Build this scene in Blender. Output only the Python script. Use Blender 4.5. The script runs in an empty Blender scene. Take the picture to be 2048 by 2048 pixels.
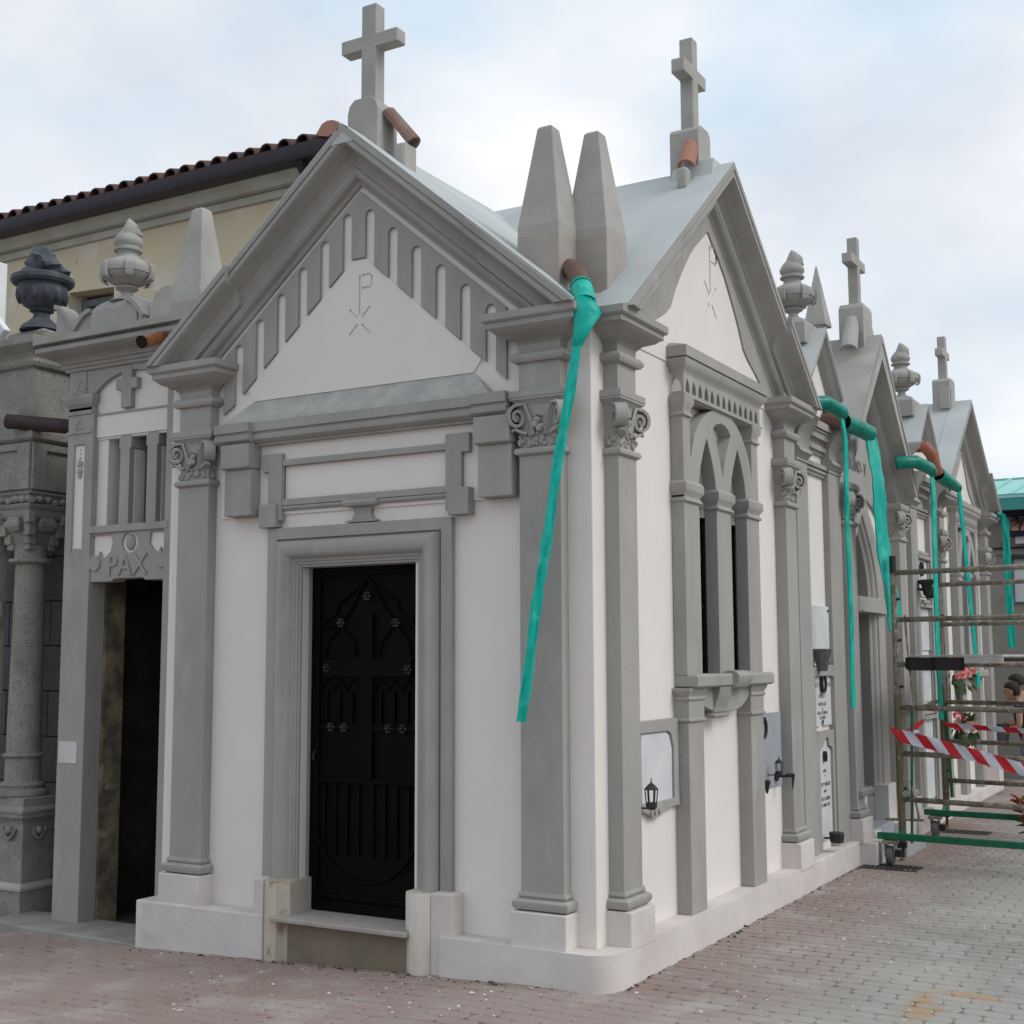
import bpy, bmesh, math, random
from mathutils import Vector, Matrix, noise
from mathutils.geometry import tessellate_polygon
R = math.radians
random.seed(7)
S = bpy.context.scene
COL = S.collection

# ------------------------------------------------------------------ camera
cd = bpy.data.cameras.new('camera'); cam = bpy.data.objects.new('camera', cd); COL.objects.link(cam)
cr = Vector((0.86561475, 0.50069503, -0.00394782)); cu = Vector((0.05960272, -0.09520797, 0.99367145)); cf = Vector((-0.4971505, 0.86037197, 0.11225621))
m = Matrix((cr, cu, -cf)).transposed().to_4x4(); m.translation = Vector((2.92083, -5.87501, 1.6))
cam.matrix_world = m
cd.sensor_fit = 'HORIZONTAL'; cd.sensor_width = 36; cd.lens = 36*2586.69/2048; cd.clip_end = 600; cd.clip_start = .05
S.camera = cam

# ------------------------------------------------------------------ light
SUN_EL, SUN_AZ = 42, 8          # azimuth measured from +x towards +y
sd = bpy.data.lights.new('sun', 'SUN'); sun = bpy.data.objects.new('sun', sd); COL.objects.link(sun)
sd.energy = 1.5; sd.angle = R(28); sd.color = (1, .96, .90)
dirv = Vector((math.cos(R(SUN_EL))*math.cos(R(SUN_AZ)), math.cos(R(SUN_EL))*math.sin(R(SUN_AZ)), math.sin(R(SUN_EL))))
sun.rotation_euler = dirv.to_track_quat('Z', 'Y').to_euler()
W = bpy.data.worlds.new('World'); S.world = W; W.use_nodes = True
nt = W.node_tree; nt.nodes.clear(); N = nt.nodes.new; L = nt.links.new
def math_node(op, a, b=None, nt=nt, clamp=False):
    n = nt.nodes.new('ShaderNodeMath'); n.operation = op; n.use_clamp = clamp
    for i, v in enumerate((a, b)):
        if v is None: continue
        if isinstance(v, (int, float)): n.inputs[i].default_value = v
        else: nt.links.new(v, n.inputs[i])
    return n.outputs[0]
out = N('ShaderNodeOutputWorld'); bg = N('ShaderNodeBackground'); L(bg.outputs[0], out.inputs[0])
sky = N('ShaderNodeTexSky'); sky.sky_type = 'NISHITA'; sky.sun_disc = False
sky.sun_elevation = R(SUN_EL); sky.sun_rotation = R(90-SUN_AZ); sky.dust_density = 2.0
tc = N('ShaderNodeTexCoord')
mp = N('ShaderNodeMapping'); mp.inputs['Scale'].default_value = (1, 1, 1.7); mp.inputs['Location'].default_value = (1.3, .4, 2.2); L(tc.outputs['Generated'], mp.inputs[0])
n1 = N('ShaderNodeTexNoise'); n1.inputs['Scale'].default_value = 2.3; n1.inputs['Detail'].default_value = 6; n1.inputs['Roughness'].default_value = .5; L(mp.outputs[0], n1.inputs[0])
n2 = N('ShaderNodeTexNoise'); n2.inputs['Scale'].default_value = 3.6; n2.inputs['Detail'].default_value = 7; n2.inputs['Roughness'].default_value = .5; n2.inputs['Distortion'].default_value = .2; L(mp.outputs[0], n2.inputs[0])
cov = N('ShaderNodeMapRange'); cov.inputs[1].default_value = .36; cov.inputs[2].default_value = .58; L(n1.outputs[0], cov.inputs[0])
cov.inputs[3].default_value = .12; cov.inputs[4].default_value = 1
cl = N('ShaderNodeValToRGB'); L(n2.outputs[0], cl.inputs[0])
e = cl.color_ramp.elements; e[0].position = .30; e[0].color = (8.4, 9.1, 10.1, 1); e[1].position = .68; e[1].color = (12.4, 12.4, 12.5, 1)
mx = N('ShaderNodeMix'); mx.data_type = 'RGBA'; L(cov.outputs[0], mx.inputs[0]); L(cl.outputs[0], mx.inputs[7])
blue = N('ShaderNodeMix'); blue.data_type = 'RGBA'; blue.inputs[0].default_value = .85; L(sky.outputs[0], blue.inputs[6]); blue.inputs[7].default_value = (6.6, 9.4, 11.8, 1)
L(blue.outputs[2], mx.inputs[6])
L(mx.outputs[2], bg.inputs[0]); bg.inputs[1].default_value = .085
S.view_settings.view_transform = 'Standard'; S.view_settings.look = 'None'; S.view_settings.exposure = 0; S.view_settings.gamma = 1
S.view_settings.use_curve_mapping = False
S.render.engine = 'CYCLES'

# ------------------------------------------------------------------ materials
def mat(name, c1, c2=None, scale=2.0, lo=.35, hi=.65, rough=.85, bump=.15, bscale=70, metal=0, speck=None, stain=None, detail=5, spec=.3, zs=1):
    m = bpy.data.materials.new(name); m.use_nodes = True; t = m.node_tree; t.nodes.clear()
    n = t.nodes.new; l = t.links.new
    o = n('ShaderNodeOutputMaterial'); b = n('ShaderNodeBsdfPrincipled'); l(b.outputs[0], o.inputs[0])
    b.inputs['Roughness'].default_value = rough; b.inputs['Metallic'].default_value = metal; b.inputs['Specular IOR Level'].default_value = spec
    g = n('ShaderNodeNewGeometry'); pos = g.outputs['Position']
    if zs != 1:
        q = n('ShaderNodeMapping'); q.inputs['Scale'].default_value = (1, 1, zs); l(pos, q.inputs[0]); pos = q.outputs[0]
    c2 = c2 or tuple(x*.86 for x in c1)
    n1 = n('ShaderNodeTexNoise'); n1.inputs['Scale'].default_value = scale; n1.inputs['Detail'].default_value = detail; n1.inputs['Roughness'].default_value = .6; l(pos, n1.inputs[0])
    r = n('ShaderNodeMapRange'); r.inputs[1].default_value = lo; r.inputs[2].default_value = hi; l(n1.outputs[0], r.inputs[0])
    mxn = n('ShaderNodeMix'); mxn.data_type = 'RGBA'; l(r.outputs[0], mxn.inputs[0]); mxn.inputs[6].default_value = (*c1, 1); mxn.inputs[7].default_value = (*c2, 1)
    col = mxn.outputs[2]
    for k, sp in enumerate([speck, stain]):
        if not sp: continue
        c, sc, a0, a1, amt = sp
        ns = n('ShaderNodeTexNoise'); ns.inputs['Scale'].default_value = sc; ns.inputs['Detail'].default_value = 3 if k == 0 else 6; l(pos, ns.inputs[0])
        rr = n('ShaderNodeMapRange'); rr.inputs[1].default_value = a0; rr.inputs[2].default_value = a1; rr.inputs[4].default_value = amt; l(ns.outputs[0], rr.inputs[0])
        m2 = n('ShaderNodeMix'); m2.data_type = 'RGBA'; l(rr.outputs[0], m2.inputs[0]); l(col, m2.inputs[6]); m2.inputs[7].default_value = (*c, 1); col = m2.outputs[2]
    l(col, b.inputs['Base Color'])
    if bump:
        n2 = n('ShaderNodeTexNoise'); n2.inputs['Scale'].default_value = bscale; n2.inputs['Detail'].default_value = 4; l(g.outputs['Position'], n2.inputs[0])
        bn = n('ShaderNodeBump'); bn.inputs['Strength'].default_value = bump; bn.inputs['Distance'].default_value = .01; l(n2.outputs[0], bn.inputs['Height']); l(bn.outputs[0], b.inputs['Normal'])
    return m
M = {}
M['plaster'] = mat('white_plaster', (.745, .69, .645), (.71, .655, .615), 1.6, bump=.10, bscale=45)
M['plinth'] = mat('plinth_plaster', (.66, .61, .575), (.56, .51, .48), 2.6, bump=.15, bscale=40, stain=((.40, .33, .27), 4, .62, .78, .45))
M['grey'] = mat('grey_cement_paint', (.355, .336, .312), (.305, .291, .272), 2.2, .38, .62, bump=.22, bscale=55, stain=((.43, .41, .385), 4.5, .54, .72, .5), speck=((.24, .225, .21), 3.2, .60, .74, .45), zs=.45)
M['blotch'] = mat('blotchy_cement', (.45, .435, .40), (.35, .34, .325), 9, bump=.16, bscale=55)
M['roofc'] = mat('roof_cement', (.48, .50, .49), (.42, .44, .435), 1.6, bump=.2, bscale=35, stain=((.48, .48, .47), 5, .6, .8, .4))
M['raw'] = mat('raw_concrete', (.42, .395, .365), (.33, .31, .29), 2.5, bump=.25, bscale=50, speck=((.08, .08, .08), 55, .72, .78, .7))
M['oldraw'] = mat('warm_stained_concrete', (.40, .355, .315), (.33, .30, .27), 3.5, bump=.25, bscale=50)
M['foot'] = mat('yellow_stained_cement', (.50, .43, .33), (.40, .36, .30), 4, bump=.2, bscale=45, stain=((.22, .12, .06), 5.5, .64, .72, .8))
M['footw'] = mat('faintly_stained_cement', (.58, .525, .46), (.50, .46, .41), 4, bump=.2, bscale=45, stain=((.42, .34, .22), 3.5, .55, .70, .7))
M['riser'] = mat('bare_step_stone', (.235, .19, .135), (.185, .155, .115), 5, bump=.3, bscale=70, speck=((.12, .1, .08), 60, .65, .75, .6))
M['sill'] = mat('sill_stone', (.40, .36, .33), (.32, .28, .26), 7, bump=.15)
M['terra'] = mat('terracotta', (.20, .105, .085), (.23, .17, .145), 9, bump=.2, stain=((.4, .36, .33), 12, .6, .75, .5))
M['terra_new'] = mat('orange_terracotta', (.40, .17, .11), (.33, .19, .15), 8, bump=.15, stain=((.4, .36, .33), 14, .62, .75, .4))
M['pipe'] = mat('brown_pipe', (.155, .085, .055), (.12, .07, .05), 10, rough=.55, bump=.05, stain=((.45, .36, .32), 14, .62, .8, .5))
M['orange_pipe'] = mat('orange_pipe', (.30, .105, .06), (.24, .09, .055), 8, rough=.5, bump=.03)
M['copper'] = mat('copper_pipe', (.46, .19, .075), (.26, .11, .055), 14, rough=.35, bump=.02, metal=.6)
M['rust_pipe'] = mat('dark_rusty_pipe', (.055, .035, .033), (.035, .022, .022), 14, rough=.6)
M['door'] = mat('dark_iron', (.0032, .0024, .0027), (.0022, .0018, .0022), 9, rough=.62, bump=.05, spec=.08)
M['stud'] = mat('worn_metal_rosette', (.07, .066, .062), (.02, .02, .02), 30, rough=.4, metal=.6)
M['glass'] = mat('dark_glass', (.014, .013, .016), (.01, .01, .012), 6, rough=.25, bump=0)
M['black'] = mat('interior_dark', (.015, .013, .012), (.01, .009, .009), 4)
M['iron'] = mat('black_iron', (.022, .022, .024), (.035, .034, .033), 30, rough=.5, bump=.05)
M['hose'] = mat('green_sheet_hose', (.0, .42, .335), (.0, .36, .285), 22, rough=.42, bump=.25, bscale=30, stain=((.06, .55, .44), 9, .55, .7, .7))
M['hose_dark'] = mat('green_tape_wrap', (.0, .24, .17), (.0, .15, .11), 16, rough=.35, bump=.25, bscale=30)
M['marble'] = mat('white_marble', (.66, .66, .66), (.58, .58, .59), 5, rough=.4, bump=.02, stain=((.5, .5, .52), 3, .55, .7, .4))
M['greymarble'] = mat('blue_grey_marble', (.36, .37, .40), (.31, .32, .35), 4, rough=.4, bump=.02)
M['stone'] = mat('old_granite', (.285, .28, .245), (.215, .21, .185), 5, bump=.3, bscale=80, speck=((.035, .035, .035), 75, .60, .66, .75), stain=((.11, .08, .06), 3.5, .60, .75, .5))
M['ashlar'] = mat('granite_ashlar', (.20, .198, .196), (.155, .154, .156), 6, bump=.3, bscale=90, speck=((.05, .05, .05), 90, .58, .66, .7))
M['urnd'] = mat('dark_bronze_stone', (.075, .08, .095), (.045, .048, .058), 9, rough=.65, bump=.2, stain=((.17, .17, .17), 8, .58, .75, .5))
M['oldw'] = mat('stained_masonry', (.27, .21, .135), (.09, .075, .06), 4.5, .38, .60, bump=.5, bscale=40, stain=((.42, .37, .30), 7, .6, .7, .7))
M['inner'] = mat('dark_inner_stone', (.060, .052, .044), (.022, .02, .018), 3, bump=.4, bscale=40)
M['yellow'] = mat('ochre_plaster', (.60, .50, .335), (.55, .48, .36), 1.3, bump=.12, bscale=30, stain=((.62, .56, .46), 2.0, .52, .62, .85), speck=((.22, .16, .09), 3.2, .70, .75, .75))
M['cornice'] = mat('weathered_cornice', (.47, .47, .41), (.40, .39, .33), 3, bump=.15, stain=((.20, .17, .12), 3, .68, .76, .6))
M['gutter'] = mat('dark_gutter', (.032, .022, .032), (.024, .018, .026), 3, rough=.45, bump=0)
M['tile'] = mat('clay_roof_tile', (.12, .060, .05), (.06, .042, .045), 5, bump=.2, bscale=40)
M['tilep'] = mat('pale_clay_tile', (.42, .22, .16), (.34, .18, .14), 6, bump=.2)
M['wframe'] = mat('grey_window_frame', (.16, .18, .19), (.12, .14, .15), 5)
M['white'] = mat('whitewash', (.74, .76, .75), (.66, .68, .68), 2)
M['paper'] = mat('paper', (.62, .56, .55), (.55, .50, .50), 9, bump=0)
M['scaf'] = mat('crusted_scaffold_steel', (.30, .27, .22), (.15, .12, .085), 16, .36, .64, rough=.75, bump=.5, bscale=60, stain=((.16, .055, .032), 9, .58, .72, .75), speck=((.50, .48, .44), 34, .58, .68, .6))
M['scafg'] = mat('green_scaffold_paint', (.006, .15, .07), (.008, .10, .05), 14, rough=.5, bump=.15, speck=((.4, .42, .38), 55, .68, .74, .5))
M['scafo'] = mat('olive_scaffold_post', (.17, .145, .085), (.12, .10, .065), 14, rough=.7, bump=.4, speck=((.46, .44, .4), 30, .62, .72, .7), stain=((.14, .05, .03), 8, .62, .76, .6))
M['plank'] = mat('dusty_plank', (.50, .49, .46), (.36, .34, .32), 14, bump=.2)
M['plankd'] = mat('dark_plank_frame', (.035, .025, .028), (.02, .017, .02), 9)
M['rubber'] = mat('dusty_rubber', (.13, .135, .145), (.085, .09, .1), 12, bump=.1)
M['red'] = mat('red_tape', (.60, .022, .035), (.55, .02, .03), 4, rough=.35, bump=.05, bscale=20)
M['wtape'] = mat('white_tape', (.66, .68, .76), (.60, .62, .70), 4, rough=.35, bump=.05, bscale=20)
M['leaf'] = mat('bouquet_leaf', (.05, .10, .02), (.02, .045, .015), 30, bump=.1)
M['petalp'] = mat('salmon_petal', (.86, .38, .35), (.80, .27, .28), 30, bump=.1)
M['petalw'] = mat('cream_petal', (.78, .60, .48), (.75, .45, .40), 30, bump=.1)
M['petalr'] = mat('crimson_petal', (.62, .05, .10), (.70, .22, .28), 30, bump=.1)
M['vase'] = mat('dull_metal_vase', (.16, .155, .15), (.10, .1, .1), 20, rough=.45, metal=.3)
M['skin'] = mat('skin', (.44, .24, .16), (.40, .21, .14), 12, rough=.6, bump=.04)
M['hair'] = mat('dark_hair', (.025, .017, .014), (.015, .011, .010), 60, rough=.6, bump=.5, bscale=180)
M['navy'] = mat('navy_cloth', (.012, .03, .10), (.009, .022, .075), 14, bump=.3, bscale=40)
M['ltshirt'] = mat('pale_blue_cloth', (.50, .57, .66), (.44, .51, .60), 14, bump=.3, bscale=40)
M['jean'] = mat('spattered_work_trousers', (.42, .45, .50), (.25, .29, .38), 22, .42, .58, bump=.3, bscale=40)
M['glove'] = mat('dusty_work_glove', (.50, .49, .48), (.40, .39, .38), 20, bump=.3)
M['bucket'] = mat('dark_bucket', (.03, .035, .05), (.12, .12, .12), 12, rough=.5)
M['croton'] = mat('red_and_green_leaf', (.12, .12, .025), (.36, .07, .03), 9, .42, .55, rough=.5, bump=.1)
M['leafg'] = mat('olive_leaf', (.15, .17, .045), (.10, .12, .03), 10, rough=.5, bump=.1)
M['endwall'] = mat('grey_brown_render', (.30, .275, .245), (.25, .235, .21), 1.5, bump=.15, bscale=40, stain=((.2, .19, .12), 3, .6, .75, .5))
M['groof'] = mat('turquoise_metal_roof', (.30, .62, .56), (.27, .56, .51), 2, rough=.45, bump=0)
M['gfascia'] = mat('teal_fascia', (.06, .28, .26), (.05, .25, .24), 2, rough=.45, bump=0)
M['soffit'] = mat('near_black_blue', (.012, .02, .03), (.01, .016, .024), 2)
M['shutter'] = mat('white_shutter', (.62, .62, .62), (.56, .56, .56), 3)
M['letter'] = mat('dark_lettering', (.03, .03, .032), (.04, .04, .04), 8, bump=0)
M['fadedletter'] = mat('worn_lettering', (.16, .155, .15), (.22, .215, .21), 40, bump=0)
M['grate'] = mat('rusty_grate', (.05, .045, .045), (.09, .07, .06), 25, rough=.6)
M['shade_black'] = mat('painted_hollow_black', (.01, .01, .01), (.008, .008, .008), 5)  # black that paints in the shade inside hollows
M['photo'] = mat('sepia_photo', (.12, .09, .08), (.45, .40, .36), 26, bump=0, rough=.3)
M['slab'] = mat('threshold_cement', (.33, .315, .285), (.24, .225, .205), 4, bump=.25, bscale=50)

def paver_mat():
    m = bpy.data.materials.new('dusty_paver'); m.use_nodes = True; t = m.node_tree; t.nodes.clear(); n = t.nodes.new; l = t.links.new
    o = n('ShaderNodeOutputMaterial'); b = n('ShaderNodeBsdfPrincipled'); l(b.outputs[0], o.inputs[0]); b.inputs['Roughness'].default_value = .9; b.inputs['Specular IOR Level'].default_value = .2
    g = n('ShaderNodeNewGeometry'); P = g.outputs['Position']
    sx = n('ShaderNodeSeparateXYZ'); l(P, sx.inputs[0])
    def noi(s, d=4, lo=.35, hi=.65, mn=0, mxv=1):
        a = n('ShaderNodeTexNoise'); a.inputs['Scale'].default_value = s; a.inputs['Detail'].default_value = d; l(P, a.inputs[0])
        r = n('ShaderNodeMapRange'); r.inputs[1].default_value = lo; r.inputs[2].default_value = hi; r.inputs[3].default_value = mn; r.inputs[4].default_value = mxv; l(a.outputs[0], r.inputs[0]); return r.outputs[0]
    def mix(f, a, bb):
        q = n('ShaderNodeMix'); q.data_type = 'RGBA'
        if isinstance(f, float): q.inputs[0].default_value = f
        else: l(f, q.inputs[0])
        for i, v in ((6, a), (7, bb)):
            if isinstance(v, tuple): q.inputs[i].default_value = (*v, 1)
            else: l(v, q.inputs[i])
        return q.outputs[2]
    mn = lambda op, a, c=None, cl=False: math_node(op, a, c, t, cl)
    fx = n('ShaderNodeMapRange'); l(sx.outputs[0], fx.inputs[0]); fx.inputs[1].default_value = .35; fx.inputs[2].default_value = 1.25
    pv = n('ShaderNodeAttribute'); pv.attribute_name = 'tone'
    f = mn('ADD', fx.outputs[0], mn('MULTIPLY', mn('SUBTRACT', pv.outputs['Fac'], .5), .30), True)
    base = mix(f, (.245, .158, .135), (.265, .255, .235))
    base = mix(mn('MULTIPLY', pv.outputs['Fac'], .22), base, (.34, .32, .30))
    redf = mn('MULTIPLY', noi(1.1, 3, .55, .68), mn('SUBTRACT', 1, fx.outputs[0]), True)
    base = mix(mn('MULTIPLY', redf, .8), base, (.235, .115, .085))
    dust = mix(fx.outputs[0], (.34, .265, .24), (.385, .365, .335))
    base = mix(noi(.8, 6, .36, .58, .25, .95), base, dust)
    base = mix(noi(2.6, 6, .52, .70, 0, .5), base, (.47, .455, .43))
    base = mix(noi(60, 3, .3, .7, 0, .25), base, (.2, .18, .16))
    # ochre stains with a shape of their own
    for (cx, cy, rx, ry) in ((1.475, .30, .09, .15), (1.60, .70, .16, .07), (1.44, .52, .05, .12)):
        d = mn('POWER', mn('ADD', mn('POWER', mn('DIVIDE', mn('SUBTRACT', sx.outputs[0], cx), rx), 2), mn('POWER', mn('DIVIDE', mn('SUBTRACT', sx.outputs[1], cy), ry), 2)), .5)
        d = mn('ADD', d, noi(9, 4, .3, .7, -.5, .5))
        r = n('ShaderNodeMapRange'); l(d, r.inputs[0]); r.inputs[1].default_value = 1.25; r.inputs[2].default_value = .4; r.inputs[3].default_value = 0; r.inputs[4].default_value = .5
        base = mix(r.outputs[0], base, (.42, .23, .07))
    spl = mn('MULTIPLY', noi(26, 2, .70, .73), noi(2.2, 2, .45, .6), True)
    base = mix(spl, base, (.62, .60, .58))
    l(base, b.inputs['Base Color'])
    bn = n('ShaderNodeBump'); bn.inputs['Strength'].default_value = .35; bn.inputs['Distance'].default_value = .01
    a = n('ShaderNodeTexNoise'); a.inputs['Scale'].default_value = 70; a.inputs['Detail'].default_value = 5; l(P, a.inputs[0]); l(a.outputs[0], bn.inputs['Height']); l(bn.outputs[0], b.inputs['Normal'])
    return m
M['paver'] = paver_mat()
M['ground'] = mat('joint_sand', (.13, .11, .095), (.29, .25, .225), 1.4, .40, .52, bump=.3)
M['far_ground'] = mat('far_paving', (.37, .35, .325), (.33, .31, .29), 2.5, bump=.3)

# ------------------------------------------------------------------ builders
def ident(s, d, z): return (s, d, z)
class MB:
    def __init__(s, T=ident): s.v = []; s.f = []; s.T = T
    def add(s, vs, fs):
        o = len(s.v); s.v += [s.T(*p) for p in vs]; s.f += [tuple(i+o for i in f) for f in fs]
    def box(s, a0, a1, b0, b1, c0, c1):
        s.add([(a0, b0, c0), (a1, b0, c0), (a1, b1, c0), (a0, b1, c0), (a0, b0, c1), (a1, b0, c1), (a1, b1, c1), (a0, b1, c1)],
              [(0, 3, 2, 1), (4, 5, 6, 7), (0, 1, 5, 4), (1, 2, 6, 5), (2, 3, 7, 6), (3, 0, 4, 7)]); return s
    def loft(s, loops, cap=True, closed=True):
        n = len(loops[0]); vs = [p for lp in loops for p in lp]; fs = []
        for k in range(len(loops)-1):
            for i in range(n if closed else n-1):
                j = (i+1) % n; fs.append((k*n+i, k*n+j, (k+1)*n+j, (k+1)*n+i))
        if cap: fs += [tuple(range(n))[::-1], tuple((len(loops)-1)*n+i for i in range(n))]
        s.add(vs, fs); return s
    def stack(s, s0, s1, d0, d1, prof, back=0):
        """prof: (overhang along s, overhang along d, z); the back stays at d0 unless back=1"""
        s.loft([[(s0-o, d0-(od if back else 0), z), (s1+o, d0-(od if back else 0), z), (s1+o, d1+od, z), (s0-o, d1+od, z)] for (o, od, z) in prof]); return s
    def plate(s, outer, holes, d0, d1):
        """polygon in (s,z) with holes, thickness d0..d1"""
        lps = [outer]+list(holes); flat = [p for lp in lps for p in lp]; n = len(flat)
        tri = tessellate_polygon([[Vector((p[0], p[1], 0)) for p in lp] for lp in lps])
        vs = [(p[0], d0, p[1]) for p in flat]+[(p[0], d1, p[1]) for p in flat]
        fs = [tuple(t) for t in tri]+[tuple(i+n for i in t) for t in tri]
        o = 0
        for lp in lps:
            k = len(lp)
            for i in range(k): fs.append((o+i, o+(i+1) % k, n+o+(i+1) % k, n+o+i))
            o += k
        s.add(vs, fs); return s
    def hprism(s, poly, z0, z1):
        n = len(poly); s.add([(p[0], p[1], z0) for p in poly]+[(p[0], p[1], z1) for p in poly],
            [tuple(range(n)), tuple(range(n, 2*n))]+[(i, (i+1) % n, n+(i+1) % n, n+i) for i in range(n)]); return s
    def lathe(s, cx, cy, prof, n=20, sq=0, ph=0):
        lps = []
        for (r, z) in prof:
            lp = []
            for i in range(n):
                a = 2*math.pi*i/n+ph; lp.append((cx+r*math.cos(a), cy+r*math.sin(a), z))
            lps.append(lp)
        s.loft(lps); return s
    def tube(s, pts, r, n=8, cap=True):
        pts = [Vector(p) for p in pts]; rs = r if isinstance(r, (list, tuple)) else [r]*len(pts); lps = []; u = None
        for i, p in enumerate(pts):
            t = (pts[min(i+1, len(pts)-1)]-pts[max(i-1, 0)]).normalized()
            if u is None: u = t.orthogonal().normalized()
            u = (u-t*u.dot(t)).normalized(); w = t.cross(u)
            lps.append([tuple(p+(u*math.cos(2*math.pi*k/n)+w*math.sin(2*math.pi*k/n))*rs[i]) for k in range(n)])
        s.loft(lps, cap); return s
    def ribbon(s, pts, wid, wv, th=.006):
        """flat strip along pts; wv = width direction(s)"""
        pts = [Vector(p) for p in pts]; lps = []
        ws = wid if isinstance(wid, (list, tuple)) else [wid]*len(pts)
        for i, p in enumerate(pts):
            t = (pts[min(i+1, len(pts)-1)]-pts[max(i-1, 0)]).normalized(); w = Vector(wv[i] if isinstance(wv, list) else wv).normalized(); w = (w-t*w.dot(t)).normalized(); nn = t.cross(w)*th/2; h = w*ws[i]/2
            lps.append([tuple(p-h-nn), tuple(p+h-nn), tuple(p+h+nn), tuple(p-h+nn)])
        s.loft(lps); return s
    def ball(s, c, r, sq=(1, 1, 1), n=8, k=5, jit=0):
        lps = []
        for j in range(k+1):
            a = math.pi*(j+.02)/(k+.04)-math.pi/2; lps.append([(c[0]+r*sq[0]*math.cos(a)*math.cos(2*math.pi*i/n)*(1+random.uniform(-jit, jit)), c[1]+r*sq[1]*math.cos(a)*math.sin(2*math.pi*i/n)*(1+random.uniform(-jit, jit)), c[2]+r*sq[2]*math.sin(a)) for i in range(n)])
        s.loft(lps); return s
    def build(s, name, m, parent=None, smooth=False, bevel=0, kind=None, label=None):
        me = bpy.data.meshes.new(name); me.from_pydata(s.v, [], s.f)
        bm = bmesh.new(); bm.from_mesh(me); bmesh.ops.recalc_face_normals(bm, faces=bm.faces); bm.to_mesh(me); bm.free()
        me.materials.append(m if not isinstance(m, str) else M[m])
        if smooth: me.shade_smooth() if smooth is True else me.polygons.foreach_set('use_smooth', [True]*len(me.polygons))
        o = bpy.data.objects.new(name, me); COL.objects.link(o)
        if smooth == 'auto':
            e = me.attributes.new('sharp_edge', 'BOOLEAN', 'EDGE')
            bm = bmesh.new(); bm.from_mesh(me); bm.edges.ensure_lookup_table()
            e.data.foreach_set('value', [(len(x.link_faces) != 2 or x.calc_face_angle(0) > R(38)) for x in bm.edges]); bm.free()
        if bevel:
            b = o.modifiers.new('bevel', 'BEVEL'); b.width = bevel; b.segments = 2; b.limit_method = 'ANGLE'; b.angle_limit = R(40)
        if parent is not None: attach(o, parent)
        if kind: o['kind'] = kind
        if label: o['label'] = label
        return o
LOC = {}
def attach(o, parent):
    o.parent = parent; o.matrix_parent_inverse = Matrix.Translation(-Vector(LOC.get(parent.name, (0, 0, 0))))
def thing(name, label, cat, loc=(0, 0, 0), group=None):
    o = bpy.data.objects.new(name, None); COL.objects.link(o); o.location = loc; LOC[o.name] = loc; o.empty_display_size = .2
    o['label'] = label; o['category'] = cat
    if group: o['group'] = group
    return o
def tag(o, label, cat, group=None):
    o['label'] = label; o['category'] = cat
    if group: o['group'] = group
    return o
def text_obj(body, size, origin, xdir, updir, m, parent, name='lettering', extr=.002, align='LEFT', xs=1.0, label=None):
    cu_ = bpy.data.curves.new(name, 'FONT'); cu_.body = body; cu_.size = size; cu_.extrude = extr; cu_.align_x = align; cu_.resolution_u = 3
    o = bpy.data.objects.new(name, cu_); COL.objects.link(o); dg = bpy.context.evaluated_depsgraph_get()
    me = bpy.data.meshes.new_from_object(o.evaluated_get(dg)); bpy.data.objects.remove(o); bpy.data.curves.remove(cu_)
    x = Vector(xdir).normalized(); u = Vector(updir).normalized(); nn = x.cross(u)
    mm = Matrix((x*xs, u, nn)).transposed().to_4x4(); mm.translation = Vector(origin); me.transform(mm)
    me.materials.clear(); me.materials.append(M[m]); ob = bpy.data.objects.new(name, me); COL.objects.link(ob); attach(ob, parent)
    if label: ob['label'] = label
    return ob
def arcpts(c, r, a0, a1, n): return [(c[0]+r*math.cos(R(a0+(a1-a0)*i/n)), c[1]+r*math.sin(R(a0+(a1-a0)*i/n))) for i in range(n+1)]
def lancet(sl, sr, zb, zs, za, n=8):
    """pointed-arch hole outline: counter clockwise from bottom left"""
    c = (sl+sr)/2; w = sr-sl; pts = [(sl, zb), (sr, zb)]
    for i in range(n+1):
        t = i/n; a = t*math.pi/2; pts.append((sr-(w/2)*(1-math.cos(a*.98))/(1-math.cos(math.pi/2*.98)), zs+(za-zs)*math.sin(a)**1.0 if 0 else zs+(za-zs)*t**.92))
    for i in range(1, n+1):
        t = 1-i/n; a = t*math.pi/2; pts.append((sl+(w/2)*(1-math.cos(a*.98))/(1-math.cos(math.pi/2*.98)), zs+(za-zs)*t**.92))
    return pts
FRONT = lambda s, d, z: (s, -d, z)
def side(x0=0, y0=0, sc=1, z0=0): return lambda s, d, z: (x0+d, y0+sc*s, z+z0)
SIDE = side()

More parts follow.
